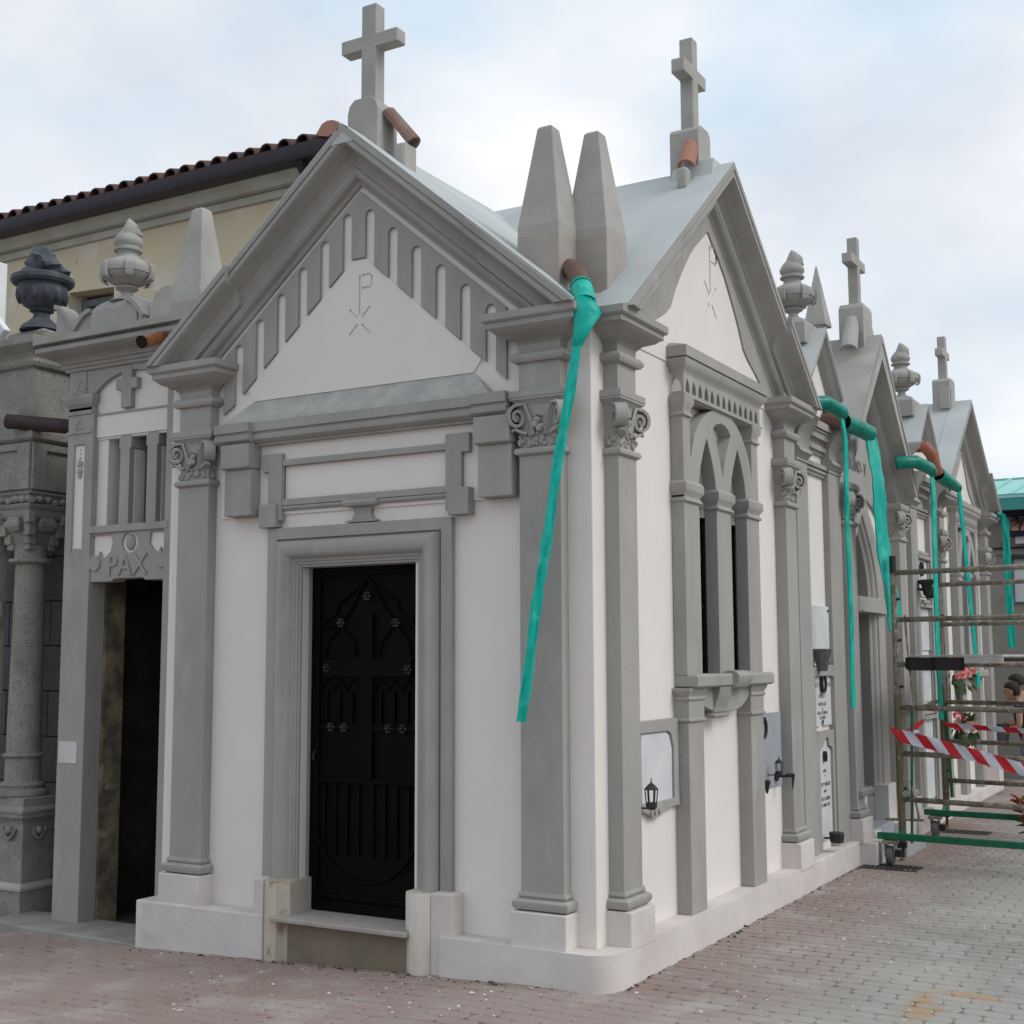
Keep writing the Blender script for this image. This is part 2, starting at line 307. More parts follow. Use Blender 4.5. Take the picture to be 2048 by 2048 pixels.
def capital(T, s0, s1, d, z0, z1, parent):
    """corner volutes, pointed centre leaf and knobbly foliage on a flared bell"""
    b = MB(T); b.stack(s0, s1, 0, d, [(-.012, -.008, z0), (-.008, -.006, z0+(z1-z0)*.5), (.008, .01, z1)])
    h = z1-z0
    for sg, sc in ((-1, s0), (1, s1)):
        dg = Vector((sg, 1, 0)).normalized(); wv = Vector((sg, -1, 0)).normalized()
        c = Vector((sc, d, z1-h*.33))+dg*.018; pts = []; n = 20
        for i in range(n+1):
            a = R(100)-R(560)*i/n; r = .062-.047*i/n
            pts.append(c+dg*r*math.cos(a)*.85+Vector((0, 0, r*math.sin(a)*1.05)))
        stem = [Vector((sc-sg*.075, d-.004, z0+h*.25)), Vector((sc-sg*.062, d, z0+h*.6)), Vector((sc-sg*.035, d+.004, z0+h*.92))]
        b.ribbon(stem+pts, [.05]*3+[.07-.02*i/n for i in range(n+1)], tuple(wv), .017)
        b.ball(tuple(c), .022, (1, 1, 1), 8, 5)
        b.ribbon([Vector((sc-sg*.05, d, z0+h*.28)), Vector((sc-sg*.02, d+.008, z0+h*.32)), Vector((sc+sg*.012, d+.02, z0+h*.40)), Vector((sc+sg*.028, d+.03, z0+h*.36))], [.04, .045, .035, .012], tuple(wv), .014)
    cs = (s0+s1)/2; w = s1-s0
    b.add([(cs-.05, d-.01, z1-h*.38), (cs+.05, d-.01, z1-h*.38), (cs+.04, d-.005, z1-h*.15), (cs, d, z1-.005), (cs-.04, d-.005, z1-h*.15), (cs, d+.026, z1-h*.28)], [(0, 1, 5), (1, 2, 5), (2, 3, 5), (3, 4, 5), (4, 0, 5), (0, 4, 3, 2, 1)])
    random.seed(int(abs(s0)*100)+3)
    for k in range(5): b.ball((cs+random.uniform(-.022, .022), d+.012, z0+h*random.uniform(.38, .62)), random.uniform(.014, .024), (1, .8, .9), 7, 4, .15)
    for k in range(26):
        b.ball((random.uniform(s0+.012, s1-.012), d-.004, z0+h*random.uniform(.05, .36)), random.uniform(.010, .018), (1, .7, 1.1), 6, 4, .2)
    for k in range(12):
        for ss in (s0, s1): b.ball((ss+(.006 if ss == s0 else -.006), random.uniform(.01, d), z0+h*random.uniform(.08, .8)), random.uniform(.012, .02), (.7, 1, 1.2), 6, 4, .2)
    return b.build('capital', 'grey', parent, smooth='auto')

def pilaster(T, s0, s1, parent, d=.075, gz=-.16, pz=.18, slab=True, hs=.154, hd=.135, ped='plinth', ztop=0):
    sh = MB(T).box(s0, s1, -.02, d, .42, 2.645).build('pilaster', 'grey', parent, bevel=.004)
    MB(T).stack(s0, s1, -.02, d, [(.002, .002, .40), (.012, .012, .418), (.006, .006, .435), (.0, .0, .437)]).build('fillet', 'grey', sh)
    MB(T).stack(s0, s1, -.02, d, [(.006, .006, .350), (.026, .026, .353), (.036, .036, .372), (.034, .034, .392), (.020, .020, .404)]).build('base_torus', 'grey', sh, smooth='auto')
    MB(T).box(s0-.035, s1+.035, -.02, d+.052, pz-.02, .345).build('pedestal', ped, sh, bevel=.006)
    MB(T).stack(s0, s1, -.02, d, [(.0, .0, 2.643), (.018, .018, 2.655), (.021, .021, 2.668), (.014, .014, 2.684), (.0, .0, 2.688)]).build('neck_ring', 'grey', sh, smooth='auto')
    capital(T, s0, s1, d, 2.69, 2.925, sh)
    MB(T).stack(s0, s1, -.02, d, [(.004, .004, 2.905), (.03, .026, 2.935), (.041, .034, 2.938), (.041, .034, 2.950), (.046, .038, 2.952), (.046, .038, 2.987)]).build('abacus', 'grey', sh, bevel=.003)
    if not slab: return sh
    MB(T).box(s0, s1, -.02, d, 2.987, 3.148).build('frieze_block', 'grey', sh)
    MB(T).stack(s0, s1, -.02, d, [(.0, .0, 3.136), (.024, .02, 3.14), (.042, .034, 3.158), (.042, .034, 3.172), (.024, .02, 3.19), (.006, .006, 3.195)]).build('frieze_torus', 'grey', sh, smooth='auto')
    MB(T).stack(s0, s1, -.02, d, [(.0, .0, 3.19), (.004, .004, 3.235), (.03, .03, 3.262), (.09, .08, 3.284), (.128, .112, 3.315)]).build('cove', 'grey', sh, smooth='auto')
    MB(T).stack(s0, s1, -.02, d, [(hs-.02, hd-.02, 3.315), (hs-.02, hd-.02, 3.345), (hs-.006, hd-.006, 3.349), (hs-.006, hd-.006, 3.353), (hs, hd, 3.355), (hs, hd, 3.394)]).build('impost_slab', 'grey', sh, bevel=.003)
    return sh

def clip_below(o, z):
    bm = bmesh.new(); bm.from_mesh(o.data); g = bm.verts[:]+bm.edges[:]+bm.faces[:]
    r_ = bmesh.ops.bisect_plane(bm, geom=g, plane_co=(0, 0, z), plane_no=(0, 0, 1), clear_inner=True)
    ed = [e_ for e_ in r_['geom_cut'] if isinstance(e_, bmesh.types.BMEdge)]
    if ed: bmesh.ops.edgeloop_fill(bm, edges=ed)
    bmesh.ops.recalc_face_normals(bm, faces=bm.faces); bm.to_mesh(o.data); bm.free()
def rake(T, c, za, mslope, half, prof, parent, name='raking_cornice', material='grey', cut=None, dofs=.0, smooth=False, zc=None):
    """sweep a profile [(v below roof line, d)] along both rakes, mitred at the apex; cut=(a,b) limits the distance from the centre"""
    obs = []
    a, b = cut or (0, half)
    if a == 0:
        lp = []
        for x in (-b, 0, b): lp.append([(c+x, dd+dofs, za-mslope*abs(x)-v) for (v, dd) in prof])
        return MB(T).loft(lp).build(name, material, parent, smooth=smooth)
    for sg in (-1, 1):
        mb = MB(T).loft([[(c+sg*x, dd+dofs, za-mslope*x-v) for (v, dd) in prof] for x in (a, b)]); obs.append(mb.build(name, material, parent, smooth=smooth))
        if zc: clip_below(obs[-1], zc)
    return obs
RAKE_OUT = [(0, -.02), (0, .205), (.040, .205), (.044, .194), (.050, .194), (.054, .200), (.086, .200), (.092, .192), (.100, .176), (.112, .140), (.135, .095), (.170, .072), (.205, .066), (.215, -.02)]
RAKE_IN = [(.20, -.02), (.20, .064), (.215, .078), (.240, .078), (.262, .062), (.272, .03), (.30, .018), (.30, -.02)]

def cross_on_roof(T, s, d, zb, zt, parent, w=.11, arm=.205, az=.2, rounded=True):
    """stone cross (plane along s) on a block; d = depth of its centre"""
    b = MB(T)
    b.stack(s-.11, s+.11, d-.10, d+.10, [(0, 0, zb-.35), (0, 0, zt-.075), (-.012, -.0, zt-.035), (-.035, -.0, zt-.008), (-.05, -.0, zt)] if rounded else [(0, 0, zb-.35), (0, 0, zt)], 1)
    return b
# ------------------------------------------------------------------ ground, pavers, sky setting
def gz(x, y=0):
    t = -(x+.25)
    if t <= 0: return 0.0
    return -.036*t if t > .3 else -.036*t*t/.6
gb = MB()
xs = [-120, -40, -14, -6]+[-5+.25*i for i in range(21)]+[.5, 3, 8, 30, 120]; ys = [-120, -30, -8, -2, 2, 8, 12.30, 12.31, 30, 120]
vs = [(x, y, (gz(max(x, -6))-.0045) if y < 12.305 else -.42) for y in ys for x in xs]; nx = len(xs)
gb.add(vs, [(j*nx+i, j*nx+i+1, (j+1)*nx+i+1, (j+1)*nx+i) for j in range(len(ys)-1) for i in range(nx-1)])
ground = gb.build('ground', 'ground', kind='structure', smooth=True)

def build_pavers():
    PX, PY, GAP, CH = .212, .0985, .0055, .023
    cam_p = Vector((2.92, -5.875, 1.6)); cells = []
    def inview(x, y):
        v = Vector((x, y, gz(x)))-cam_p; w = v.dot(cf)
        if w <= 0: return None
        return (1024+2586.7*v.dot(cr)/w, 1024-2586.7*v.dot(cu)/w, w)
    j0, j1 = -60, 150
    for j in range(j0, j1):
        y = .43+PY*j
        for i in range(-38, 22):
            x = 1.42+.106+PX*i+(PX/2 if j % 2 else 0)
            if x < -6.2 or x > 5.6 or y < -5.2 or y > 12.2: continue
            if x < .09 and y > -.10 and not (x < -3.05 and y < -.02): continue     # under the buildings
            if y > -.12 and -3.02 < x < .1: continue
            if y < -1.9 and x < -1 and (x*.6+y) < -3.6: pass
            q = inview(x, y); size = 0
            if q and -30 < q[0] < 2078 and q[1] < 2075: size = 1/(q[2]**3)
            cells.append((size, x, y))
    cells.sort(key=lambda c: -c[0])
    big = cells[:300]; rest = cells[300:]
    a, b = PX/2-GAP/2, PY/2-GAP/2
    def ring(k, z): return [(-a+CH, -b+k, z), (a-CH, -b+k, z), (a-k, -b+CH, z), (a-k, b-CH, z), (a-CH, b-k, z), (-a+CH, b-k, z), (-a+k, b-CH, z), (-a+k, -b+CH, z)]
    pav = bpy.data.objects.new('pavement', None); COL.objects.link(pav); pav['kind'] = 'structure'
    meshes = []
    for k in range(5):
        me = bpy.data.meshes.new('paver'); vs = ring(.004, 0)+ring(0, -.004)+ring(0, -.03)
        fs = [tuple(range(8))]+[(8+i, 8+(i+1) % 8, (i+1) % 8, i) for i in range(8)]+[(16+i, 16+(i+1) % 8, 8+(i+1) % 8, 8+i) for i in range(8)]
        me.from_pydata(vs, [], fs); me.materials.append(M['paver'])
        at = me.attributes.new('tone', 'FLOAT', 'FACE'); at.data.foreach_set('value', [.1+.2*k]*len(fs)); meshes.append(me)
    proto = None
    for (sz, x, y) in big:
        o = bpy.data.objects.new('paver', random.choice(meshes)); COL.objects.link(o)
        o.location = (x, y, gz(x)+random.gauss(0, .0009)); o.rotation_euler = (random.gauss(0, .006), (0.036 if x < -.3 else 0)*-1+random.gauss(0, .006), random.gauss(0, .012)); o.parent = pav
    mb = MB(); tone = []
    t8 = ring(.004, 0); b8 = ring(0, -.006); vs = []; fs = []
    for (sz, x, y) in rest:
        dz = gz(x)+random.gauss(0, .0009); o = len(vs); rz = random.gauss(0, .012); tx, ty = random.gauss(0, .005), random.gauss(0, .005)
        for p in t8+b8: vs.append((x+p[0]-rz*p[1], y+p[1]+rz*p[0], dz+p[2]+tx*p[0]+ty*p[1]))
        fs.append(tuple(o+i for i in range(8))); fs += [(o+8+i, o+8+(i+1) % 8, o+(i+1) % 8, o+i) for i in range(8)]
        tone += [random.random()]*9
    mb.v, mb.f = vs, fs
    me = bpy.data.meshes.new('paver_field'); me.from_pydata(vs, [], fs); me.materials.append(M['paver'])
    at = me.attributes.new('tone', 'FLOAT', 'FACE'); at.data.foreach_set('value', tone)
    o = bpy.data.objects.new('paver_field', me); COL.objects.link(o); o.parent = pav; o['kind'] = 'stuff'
build_pavers()

# ------------------------------------------------------------------ corner chapel
C1 = thing('corner_chapel', 'white and grey corner chapel with two gables, dark iron door and paired obelisks', 'chapel', (-1.47, 1.5, 0))
CX, ZA, MS = -1.472, 4.64, .84
MB(FRONT).plate([(-2.935, -.2), (0, -.2), (0, 3.35), (CX, 4.58), (-2.935, 3.35)], [[(-1.875, .15), (-1.088, .15), (-1.088, 2.135), (-1.875, 2.135)]], -.25, 0).build('wall', 'plaster', C1, bevel=.006)
SC, SA, SM = 1.655, 4.705, .80
side_wall = MB(SIDE).plate([(.252, -.2), (3.165, -.2), (3.165, 3.45), (SC, 4.63), (.252, 3.45)], [[(1.14, 1.47), (2.18, 1.47), (2.18, 2.96), (1.14, 2.96)]], -.25, 0).build('wall', 'plaster', C1)
MB().box(-2.935, -2.7, .252, 3.165, -.2, 3.4).build('wall', 'plaster', C1)
MB().box(-2.698, -.252, 2.92, 3.163, -.2, 3.4).build('wall', 'plaster', C1)
MB().box(-2.69, -.26, .26, 2.91, .10, .14).build('floor_slab', 'black', C1)
# plinth
MB().hprism([(-3.0, .25), (-3.0, -.135), (-2.02, -.135), (-2.02, -.002), (-2.937, -.002), (-2.937, .25)], -.25, .176).build('plinth', 'plinth', C1, bevel=.008)
arc = [(.005+.145*math.cos(R(a)), -.01+.135*math.sin(R(a))) for a in range(-90, 1, 10)]
MB().hprism([(-.84, -.002), (-.84, -.135), (-.12, -.142)]+[(p[0]-.015, p[1]) for p in arc]+[(.128, 3.18), (.002, 3.18), (.002, -.002)], -.25, .177).build('plinth', 'plinth', C1, smooth='auto')
for a, b in ((-2.798, -2.549), (-.386, -.141)): pilaster(FRONT, a, b, C1)
for a, b in ((.141, .364), (2.861, 3.093)): pilaster(SIDE, a, b, C1, d=.084, hs=.180, hd=.121)
# raking cornices: upper part, lower parts stepping forward
rake(FRONT, CX, ZA, MS, .84, RAKE_OUT, C1, cut=(0, .84)); rake(FRONT, CX, ZA, MS, 1.49, RAKE_OUT, C1, cut=(.84, 1.478), dofs=.034, zc=3.3925)
rake(FRONT, CX, ZA, MS, 1.3, RAKE_IN, C1, 'rake_moulding', cut=(0, 1.24))
rake(SIDE, SC, SA, SM, .98, RAKE_OUT, C1, cut=(0, .98)); rake(SIDE, SC, SA, SM, 1.6, RAKE_OUT, C1, cut=(.98, 1.64), dofs=.034, zc=3.3925)
rake(SIDE, SC, SA, SM, 1.3, RAKE_IN, C1, 'rake_moulding', cut=(0, 1.26))
for T, c, za, ms, q in ((FRONT, CX, ZA, MS, 1.24), (SIDE, SC, SA, SM, 1.26)):
    for sg in (-1, 1): MB(T).stack(c+sg*(q+.045)-.07, c+sg*(q+.045)+.07, -.02, .085, [(0, 0, 3.39), (0, 0, 3.40), (.0, .0, 3.455), (-.02, -.01, 3.475)]).build('moulding_stop', 'grey', C1, bevel=.005)
# roofs: two crossing gables of smooth cement
r = MB(lambda s, d, z: (s, d, z)); z0 = ZA-MS*1.478
r.loft([[(CX-1.478, y, z0+.003), (CX, y, ZA+.004), (CX+1.476, y, z0+.004), (CX+1.476, y, z0-.05), (CX, y, ZA-.20), (CX-1.478, y, z0-.05)] for y in (.0, 3.15)]).build('roof', 'roofc', C1)
z0 = SA-SM*1.64
r = MB().loft([[(x, SC-1.64, z0+.002), (x, SC, SA+.003), (x, SC+1.64, z0+.003), (x, SC+1.64, z0-.05), (x, SC, SA-.2), (x, SC-1.64, z0-.05)] for x in (-2.9, .0)]).build('roof', 'roofc', C1)
MB(SIDE).stack(SC-.13, SC+.13, -.18, .10, [(0, 0, SA-.11), (-.03, -.004, SA-.03), (-.06, -.01, SA+.035)]).build('ridge_cap', 'roofc', C1)
MB().loft([[(CX-.10, y, ZA-.11), (CX-.03, y, ZA-.012), (CX+.03, y, ZA-.012), (CX+.10, y, ZA-.11)] for y in (-.203, 1.4)]).build('ridge_cap', 'roofc', C1)
def roof_sheet(T, c, za, ms, half, d0, d1, parent):
    return MB(T).loft([[(c-half, d, za-ms*half+.002), (c, d, za+.002), (c+half, d, za-ms*half+.002), (c+half, d, za-ms*half+.010), (c, d, za+.010), (c-half, d, za-ms*half+.010)] for d in (d0, d1)]).build('roof_edge', 'roofc', parent)
roof_sheet(FRONT, CX, ZA, MS, 1.47, -.02, .203, C1); roof_sheet(SIDE, SC, SA, SM, 1.63, -.02, .203, C1)
# arched frieze under the front gable (grey teeth with round-headed slots)
def frieze():
    ctr, zt, ms, w, sp = -1.484, 4.300, .845, .033, .1625
    up = lambda s: zt-ms*abs(s-CX)
    lowz = lambda s: 3.905-.872*max(0, abs(s-ctr)-.045)
    pts = []; E = .99
    def slot(c, k): zt_ = 4.150-.1355*k; return [(c-w, lowz(c-w))]+[(c+w*math.cos(R(180-a)), zt_+w*math.sin(R(180-a))) for a in range(0, 181, 20)]+[(c+w, lowz(c+w))]
    cs = [ctr-sp*(k+.5) for k in range(6)][::-1]+[ctr+sp*(k+.5) for k in range(6)]
    low = [(ctr-E-.02, lowz(ctr-E))]
    for c in cs:
        k = int(abs(c-ctr)/sp); low += slot(c, k)
    low += [(ctr+E, lowz(ctr+E))]
    kk = [(ctr-.045, 3.905), (ctr+.045, 3.905)]
    i = [n for n, p in enumerate(low) if p[0] < ctr-.045][-1]; low = low[:i+1]+kk+low[i+1:]
    outer = low+[(ctr+E, up(ctr+E)), (CX, zt), (ctr-E-.02, up(ctr-E-.02))]
    return MB(FRONT).plate(outer, [], .0005, .021).build('arched_frieze', 'grey', C1)
frieze()
# carved monogram: shallow grooves in the tympanum plaster
def bar(p, q, w): 
    a, b = Vector(p), Vector(q); t = (b-a).normalized(); n = Vector((-t.y, t.x))*w/2; return [tuple(a-n), tuple(b-n), tuple(b+n), tuple(a+n)]
def monogram(T, outer, c, z, k, m, parent, d=.009, mir=1, cc=None):
    s = lambda a, b: (c+mir*a*k, z+b*k)
    H = [bar(s(0, -.03), s(0, .20), .014*k), bar(s(.014, .197), s(.075, .197), .014*k), bar(s(.083, .19), s(.083, .13), .014*k), bar(s(.014, .122), s(.075, .122), .014*k)]
    for sx, sy in ((-1, -1), (1, -1), (-1, 1), (1, 1)): H.append(bar(s(sx*.016, -.065+sy*.020), s(sx*.072, -.065+sy*.075), .013*k))
    MB(T).plate(outer, H, .0006, d).build('tympanum', m, parent)
tz = lambda s: 3.905-.872*max(0, abs(s+1.484)-.045)-.008
monogram(FRONT, [(-2.31, tz(-2.31)), (-2.255, 3.143), (-.71, 3.143), (-.655, tz(-.655)), (-1.435, 3.895), (-1.533, 3.895)], -1.478, 3.60, 1.02, 'plaster', C1)
# weathered ledge over the entablature
MB(FRONT).loft([[(-2.43, -.01, 2.993), (-2.43, .098, 2.993), (-2.405, .09, 3.02), (-2.30, .012, 3.120), (-2.262, .004, 3.140), (-2.262, -.01, 3.140)], [(-.55, -.01, 2.993), (-.55, .098, 2.993), (-.575, .09, 3.02), (-.68, .012, 3.120), (-.705, .004, 3.140), (-.705, -.01, 3.140)]]).build('tympanum_ledge', 'blotch', C1)
# entablature
b = MB(FRONT)
def ent(s0, s1, dd): b.loft([[(s, -.01, 2.995), (s, .098+dd, 2.995), (s, .098+dd, 2.940), (s, .082+dd, 2.936), (s, .082+dd, 2.928), (s, .094+dd, 2.915), (s, .090+dd, 2.893), (s, .066+dd, 2.876), (s, .05+dd, 2.872), (s, .048+dd, 2.860), (s, -.01, 2.860)] for s in (s0, s1)])
ent(-2.20, -.655, 0); ent(-2.47, -2.20, .03); ent(-.655, -.44, .03); b.build('entablature', 'grey', C1, smooth='auto')
for a in (-2.40, -.625):
    q = MB(FRONT); q.stack(a, a+.205, -.01, .10, [(0, 0, 2.443), (0, 0, 2.718)]); q.stack(a-.012, a+.208, -.01, .128, [(-.01, -.02, 2.719), (0, 0, 2.728), (0, 0, 2.868)]); q.build('corbel', 'grey', C1, bevel=.004)
MB(FRONT).plate([(-2.50, 2.443), (-.39, 2.443), (-.39, 2.99), (-2.50, 2.99)], [[(-2.01, 2.53), (-.865, 2.53), (-.865, 2.728), (-2.01, 2.728)]], .0005, .013).build('wall_band', 'plaster', C1)
q = MB(FRONT)
for (a0, a1, c0, c1, d) in ((-2.012, -.862, 2.728, 2.764, .036), (-2.012, -.862, 2.492, 2.530, .036), (-2.111, -2.010, 2.405, 2.802, .044), (-.866, -.764, 2.395, 2.812, .044), (-2.156, -2.109, 2.698, 2.802, .047), (-.766, -.712, 2.706, 2.811, .047)): q.box(a0, a1, 0, d, c0, c1)
q.box(-2.162, -2.034, 0, .066, 2.366, 2.502); q.box(-.832, -.703, 0, .072, 2.366, 2.512); q.build('panel_frame', 'grey', C1, bevel=.003)
MB(FRONT).box(-2.012, -.862, -.01, .006, 2.525, 2.733).build('inscription_panel', 'plaster', C1)
MB(FRONT).stack(-2.03, -.835, 0, .012, [(0, 0, 2.462), (0, .018, 2.466), (0, .026, 2.478), (0, .018, 2.490), (0, 0, 2.494)]).build('panel_roll', 'grey', C1, smooth='auto')
MB(FRONT).stack(-1.50, -1.365, 0, .03, [(.04, .012, 2.366), (.04, .012, 2.374), (.005, 0, 2.382), (-.012, -.008, 2.415), (0, 0, 2.448), (.012, .006, 2.452), (.045, .03, 2.458), (.052, .036, 2.474), (.045, .03, 2.490), (.03, .01, 2.496)]).build('keystone', 'grey', C1, smooth='auto')
# door surround
def surround(T, sl, sr, zt, zb, prof, name, m, parent, smooth='auto'):
    lp = [[(sl+i, d, zb), (sl+i, d, zt-i), (sr-i, d, zt-i), (sr-i, d, zb)] for (i, d) in prof]
    vs = [p for l in lp for p in l]; fs = []
    for k in range(len(lp)-1):
        for j in range(3): fs.append((k*4+j, k*4+j+1, (k+1)*4+j+1, (k+1)*4+j))
    mb = MB(T); mb.add(vs, fs); return mb.build(name, m, parent, smooth=smooth)
surround(FRONT, -2.108, -.829, 2.36, .30, [(0, -.01), (0, .040), (.066, .040), (.067, .020), (.078, .020), (.080, .048), (.092, .070), (.112, .084), (.135, .086), (.158, .076), (.176, .056), (.186, .034), (.200, .030), (.202, .022), (.217, .022), (.218, .012), (.232, .012), (.234, -.13), (.24, -.13)], 'door_surround', 'grey', C1)
MB(FRONT).box(-2.092, -2.022, -.01, .131, -.16, .374).build('jamb_foot', 'plinth', C1, bevel=.006)
MB(FRONT).loft([[(-2.022, -.01, z), (-2.022, .118-o, z), (-1.99, .146-o, z), (-1.95, .158-o, z), (-1.91, .148-o, z), (-1.895, .120-o, z), (-1.852, .10-o, z), (-1.852, -.13, z), (-1.89, -.13, z)] for z, o in ((-.16, 0), (.358, 0), (.368, .008))]).build('jamb_foot', 'foot', C1, smooth='auto')
MB(FRONT).box(-.905, -.772, -.01, .118, -.16, .388).build('jamb_foot', 'plinth', C1, bevel=.006)
MB(FRONT).loft([[(-.905, -.01, z), (-.905, .120-o, z), (-.93, .146-o, z), (-.975, .156-o, z), (-1.02, .146-o, z), (-1.035, .118-o, z), (-1.072, .10-o, z), (-1.072, -.13, z), (-1.03, -.13, z)] for z, o in ((-.16, 0), (.372, 0), (.382, .008))]).build('jamb_foot', 'footw', C1, smooth='auto')
MB(FRONT).box(-1.93, -1.02, -.14, .185, .160, .186).build('door_sill', 'sill', C1, bevel=.006)
MB(FRONT).box(-1.93, -1.03, -.12, .105, -.2, .160).build('step_riser', 'riser', C1, bevel=.008)
# iron door leaf with cross, tracery, lattice bars and rosettes
dl = MB(FRONT).box(-1.872, -1.09, -.125, -.105, .188, 2.134).build('door', 'door', C1)
D0 = -.104; dc = -1.481
q = MB(FRONT)
for a, bb, c0, c1 in ((-1.872, -1.815, .19, 2.13), (-1.147, -1.09, .19, 2.13), (-1.815, -1.147, 2.08, 2.13), (-1.815, -1.147, .19, .245), (-1.815, -1.147, .262, .285)): q.box(a, bb, D0, D0+.018, c0, c1)
q.build('door_frame', 'door', dl, bevel=.003)
MB(FRONT).plate([(dc-.045, .92), (dc+.045, .92), (dc+.045, 1.50), (dc+.31, 1.50), (dc+.31, 1.60), (dc+.045, 1.60), (dc+.045, 1.86), (dc-.045, 1.86), (dc-.045, 1.60), (dc-.31, 1.60), (dc-.31, 1.50), (dc-.045, 1.50)], [], D0, D0+.02).build('cross_panel', 'door', dl, bevel=.003)
def tb(): return MB(FRONT)
for sg in (-1, 1):
    tb().tube([(dc+sg*x, D0+.01, z) for x, z in ((.0, 2.06), (.06, 1.98), (.12, 1.88), (.20, 1.80), (.30, 1.77))], .009, 6).build('door_bar', 'door', dl)
    tb().tube([(dc+sg*x, D0+.01, z) for x, z in ((.02, 2.04), (.12, 1.97), (.2, 1.92), (.22, 1.86), (.32, 1.80))], .008, 6).build('door_bar', 'door', dl)
    tb().tube([(dc+sg*x, D0+.01, z) for x, z in ((.08, 1.62), (.10, 1.70), (.19, 1.79), (.28, 1.70), (.30, 1.62))], .008, 6).build('door_bar', 'door', dl)
    for x in (.10, .19, .28):
        tb().box(dc+sg*x-.006, dc+sg*x+.006, D0, D0+.014, 1.24, 1.42).build('door_bar', 'door', dl); tb().tube([(dc+sg*(x-.05), D0+.008, 1.42), (dc+sg*x, D0+.008, 1.485), (dc+sg*(x+.05), D0+.008, 1.42)], .005, 5).build('door_bar', 'door', dl)
    for x in (.05, .13, .21, .29): tb().box(dc+sg*x-.007, dc+sg*x+.007, D0, D0+.014, .50, .90).build('door_bar', 'door', dl)
tb().box(-1.815, -1.147, D0, D0+.016, 1.20, 1.225).build('door_bar', 'door', dl); tb().box(-1.815, -1.147, D0, D0+.018, .905, .93).build('door_bar', 'door', dl)
tb().tube([(dc+.36*math.cos(R(a)), D0+.012, .72+.36*math.sin(R(a))) for a in range(195, 346, 10)], .008, 6).build('door_bar', 'door', dl)
for x, z in ((0, 1.955), (-.185, 1.805), (.20, 1.80), (-.285, 1.55), (.285, 1.54), (-.25, 1.213), (-.155, 1.213), (.155, 1.213), (.25, 1.213)):
    q = MB(FRONT); q.ball((dc+x, D0+.02, z), .012, n=6, k=4)
    for a in range(0, 360, 60): q.ball((dc+x+.020*math.cos(R(a)), D0+.017, z+.020*math.sin(R(a))), .009, (1, .7, 1), 5, 3)
    q.build('rosette', 'stud', dl)
MB(FRONT).tube([(-1.835, D0+.02, 1.075), (-1.835, D0+.035, 1.06), (-1.835, D0+.035, 1.02)], .006, 6).build('door_handle', 'stud', dl)
# side windows
JT = (1.02, 2.300)
win = MB(SIDE).plate([(JT[0], 1.498), (JT[1], 1.498), (JT[1], 3.12), (JT[0], 3.12)], [lancet(1.252, 1.535, 1.503, 2.55, 2.915), lancet(1.778, 2.066, 1.503, 2.55, 2.92),
    [(1.128, 3.104), (1.128, 2.75), (1.15, 2.80), (1.19, 2.89), (1.25, 2.965), (1.32, 3.02), (1.41, 3.07), (1.50, 3.104)],
    [(2.180, 3.104), (1.83, 3.104), (1.92, 3.07), (2.0, 3.02), (2.07, 2.955), (2.13, 2.88), (2.165, 2.80), (2.180, 2.74)],
    [(1.652, 2.70), (1.70, 2.83), (1.755, 2.92), (1.805, 2.985), (1.77, 3.018), (1.70, 3.04), (1.63, 3.042), (1.55, 3.022), (1.50, 2.99), (1.55, 2.92), (1.60, 2.82)]], .002, .082).build('twin_lancet_window', 'grey', C1, bevel=.003)
MB(SIDE).box(1.13, 2.19, -.06, -.045, 1.48, 2.95).build('window_glass', 'glass', win)
MB(SIDE).plate([(1.142, 2.45), (2.178, 2.45), (2.178, 2.958), (1.142, 2.958)], [lancet(1.252, 1.535, 2.452, 2.55, 2.915), lancet(1.778, 2.066, 2.452, 2.55, 2.92)], -.04, -.001).build('window_spandrel', 'plaster', win)
for a, bb in ((1.252, 1.535), (1.778, 2.066)):
    q = MB(SIDE)
    for i in range(1, 4): q.box(a+(bb-a)*i/4-.006, a+(bb-a)*i/4+.006, -.030, -.018, 1.50, 2.66)
    for z in (1.62, 1.9, 2.2, 2.5): q.box(a-.004, bb+.004, -.034, -.022, z, z+.014)
    for z in (1.76, 2.05, 2.35, 2.62):
        for k in range(3): q.tube([(a+(bb-a)*(k+.6)/3.6+.03*math.cos(R(t)), -.016, z+.05*math.sin(R(t))) for t in range(0, 361, 45)], .005, 5)
    q.build('window_grille', 'iron', win)
for a, bb in ((1.022, 1.252), (1.535, 1.778), (2.066, 2.300)):
    o1 = .004
    MB(SIDE).stack(a, bb, .0, .083, [(.0, .0, 2.492), (.014, .014, 2.498), (.014, .014, 2.508), (.002, .002, 2.522), (.002, .002, 2.532), (.020, .020, 2.556), (.022, .022, 2.562), (.022, .022, 2.602), (.006, .006, 2.620)]).build('impost', 'grey', win, smooth='auto')
for a, bb in ((1.02, 1.127), (2.18, 2.30)):
    MB(SIDE).stack(a, bb, .0, .084, [(0, 0, 2.995), (.012, .012, 3.0), (.012, .012, 3.012), (.002, .002, 3.022), (.004, .004, 3.05), (.022, .018, 3.075), (.022, .018, 3.112)]).build('strip_capital', 'grey', win, smooth='auto')
nic = []
for k in range(13):
    c = 1.090+.0985*k; nic.append([(c-.030, 3.142), (c+.030, 3.142), (c+.030, 3.165), (c+.022, 3.195), (c, 3.226), (c-.022, 3.195), (c-.030, 3.165)])
band = MB(SIDE).plate([(1.028, 3.122), (2.345, 3.122), (2.345, 3.252), (1.028, 3.252)], nic, .012, .088).build('arcaded_band', 'grey', C1)
MB(SIDE).box(1.03, 2.343, -.01, .022, 3.124, 3.25).build('band_backing', 'plaster', band)
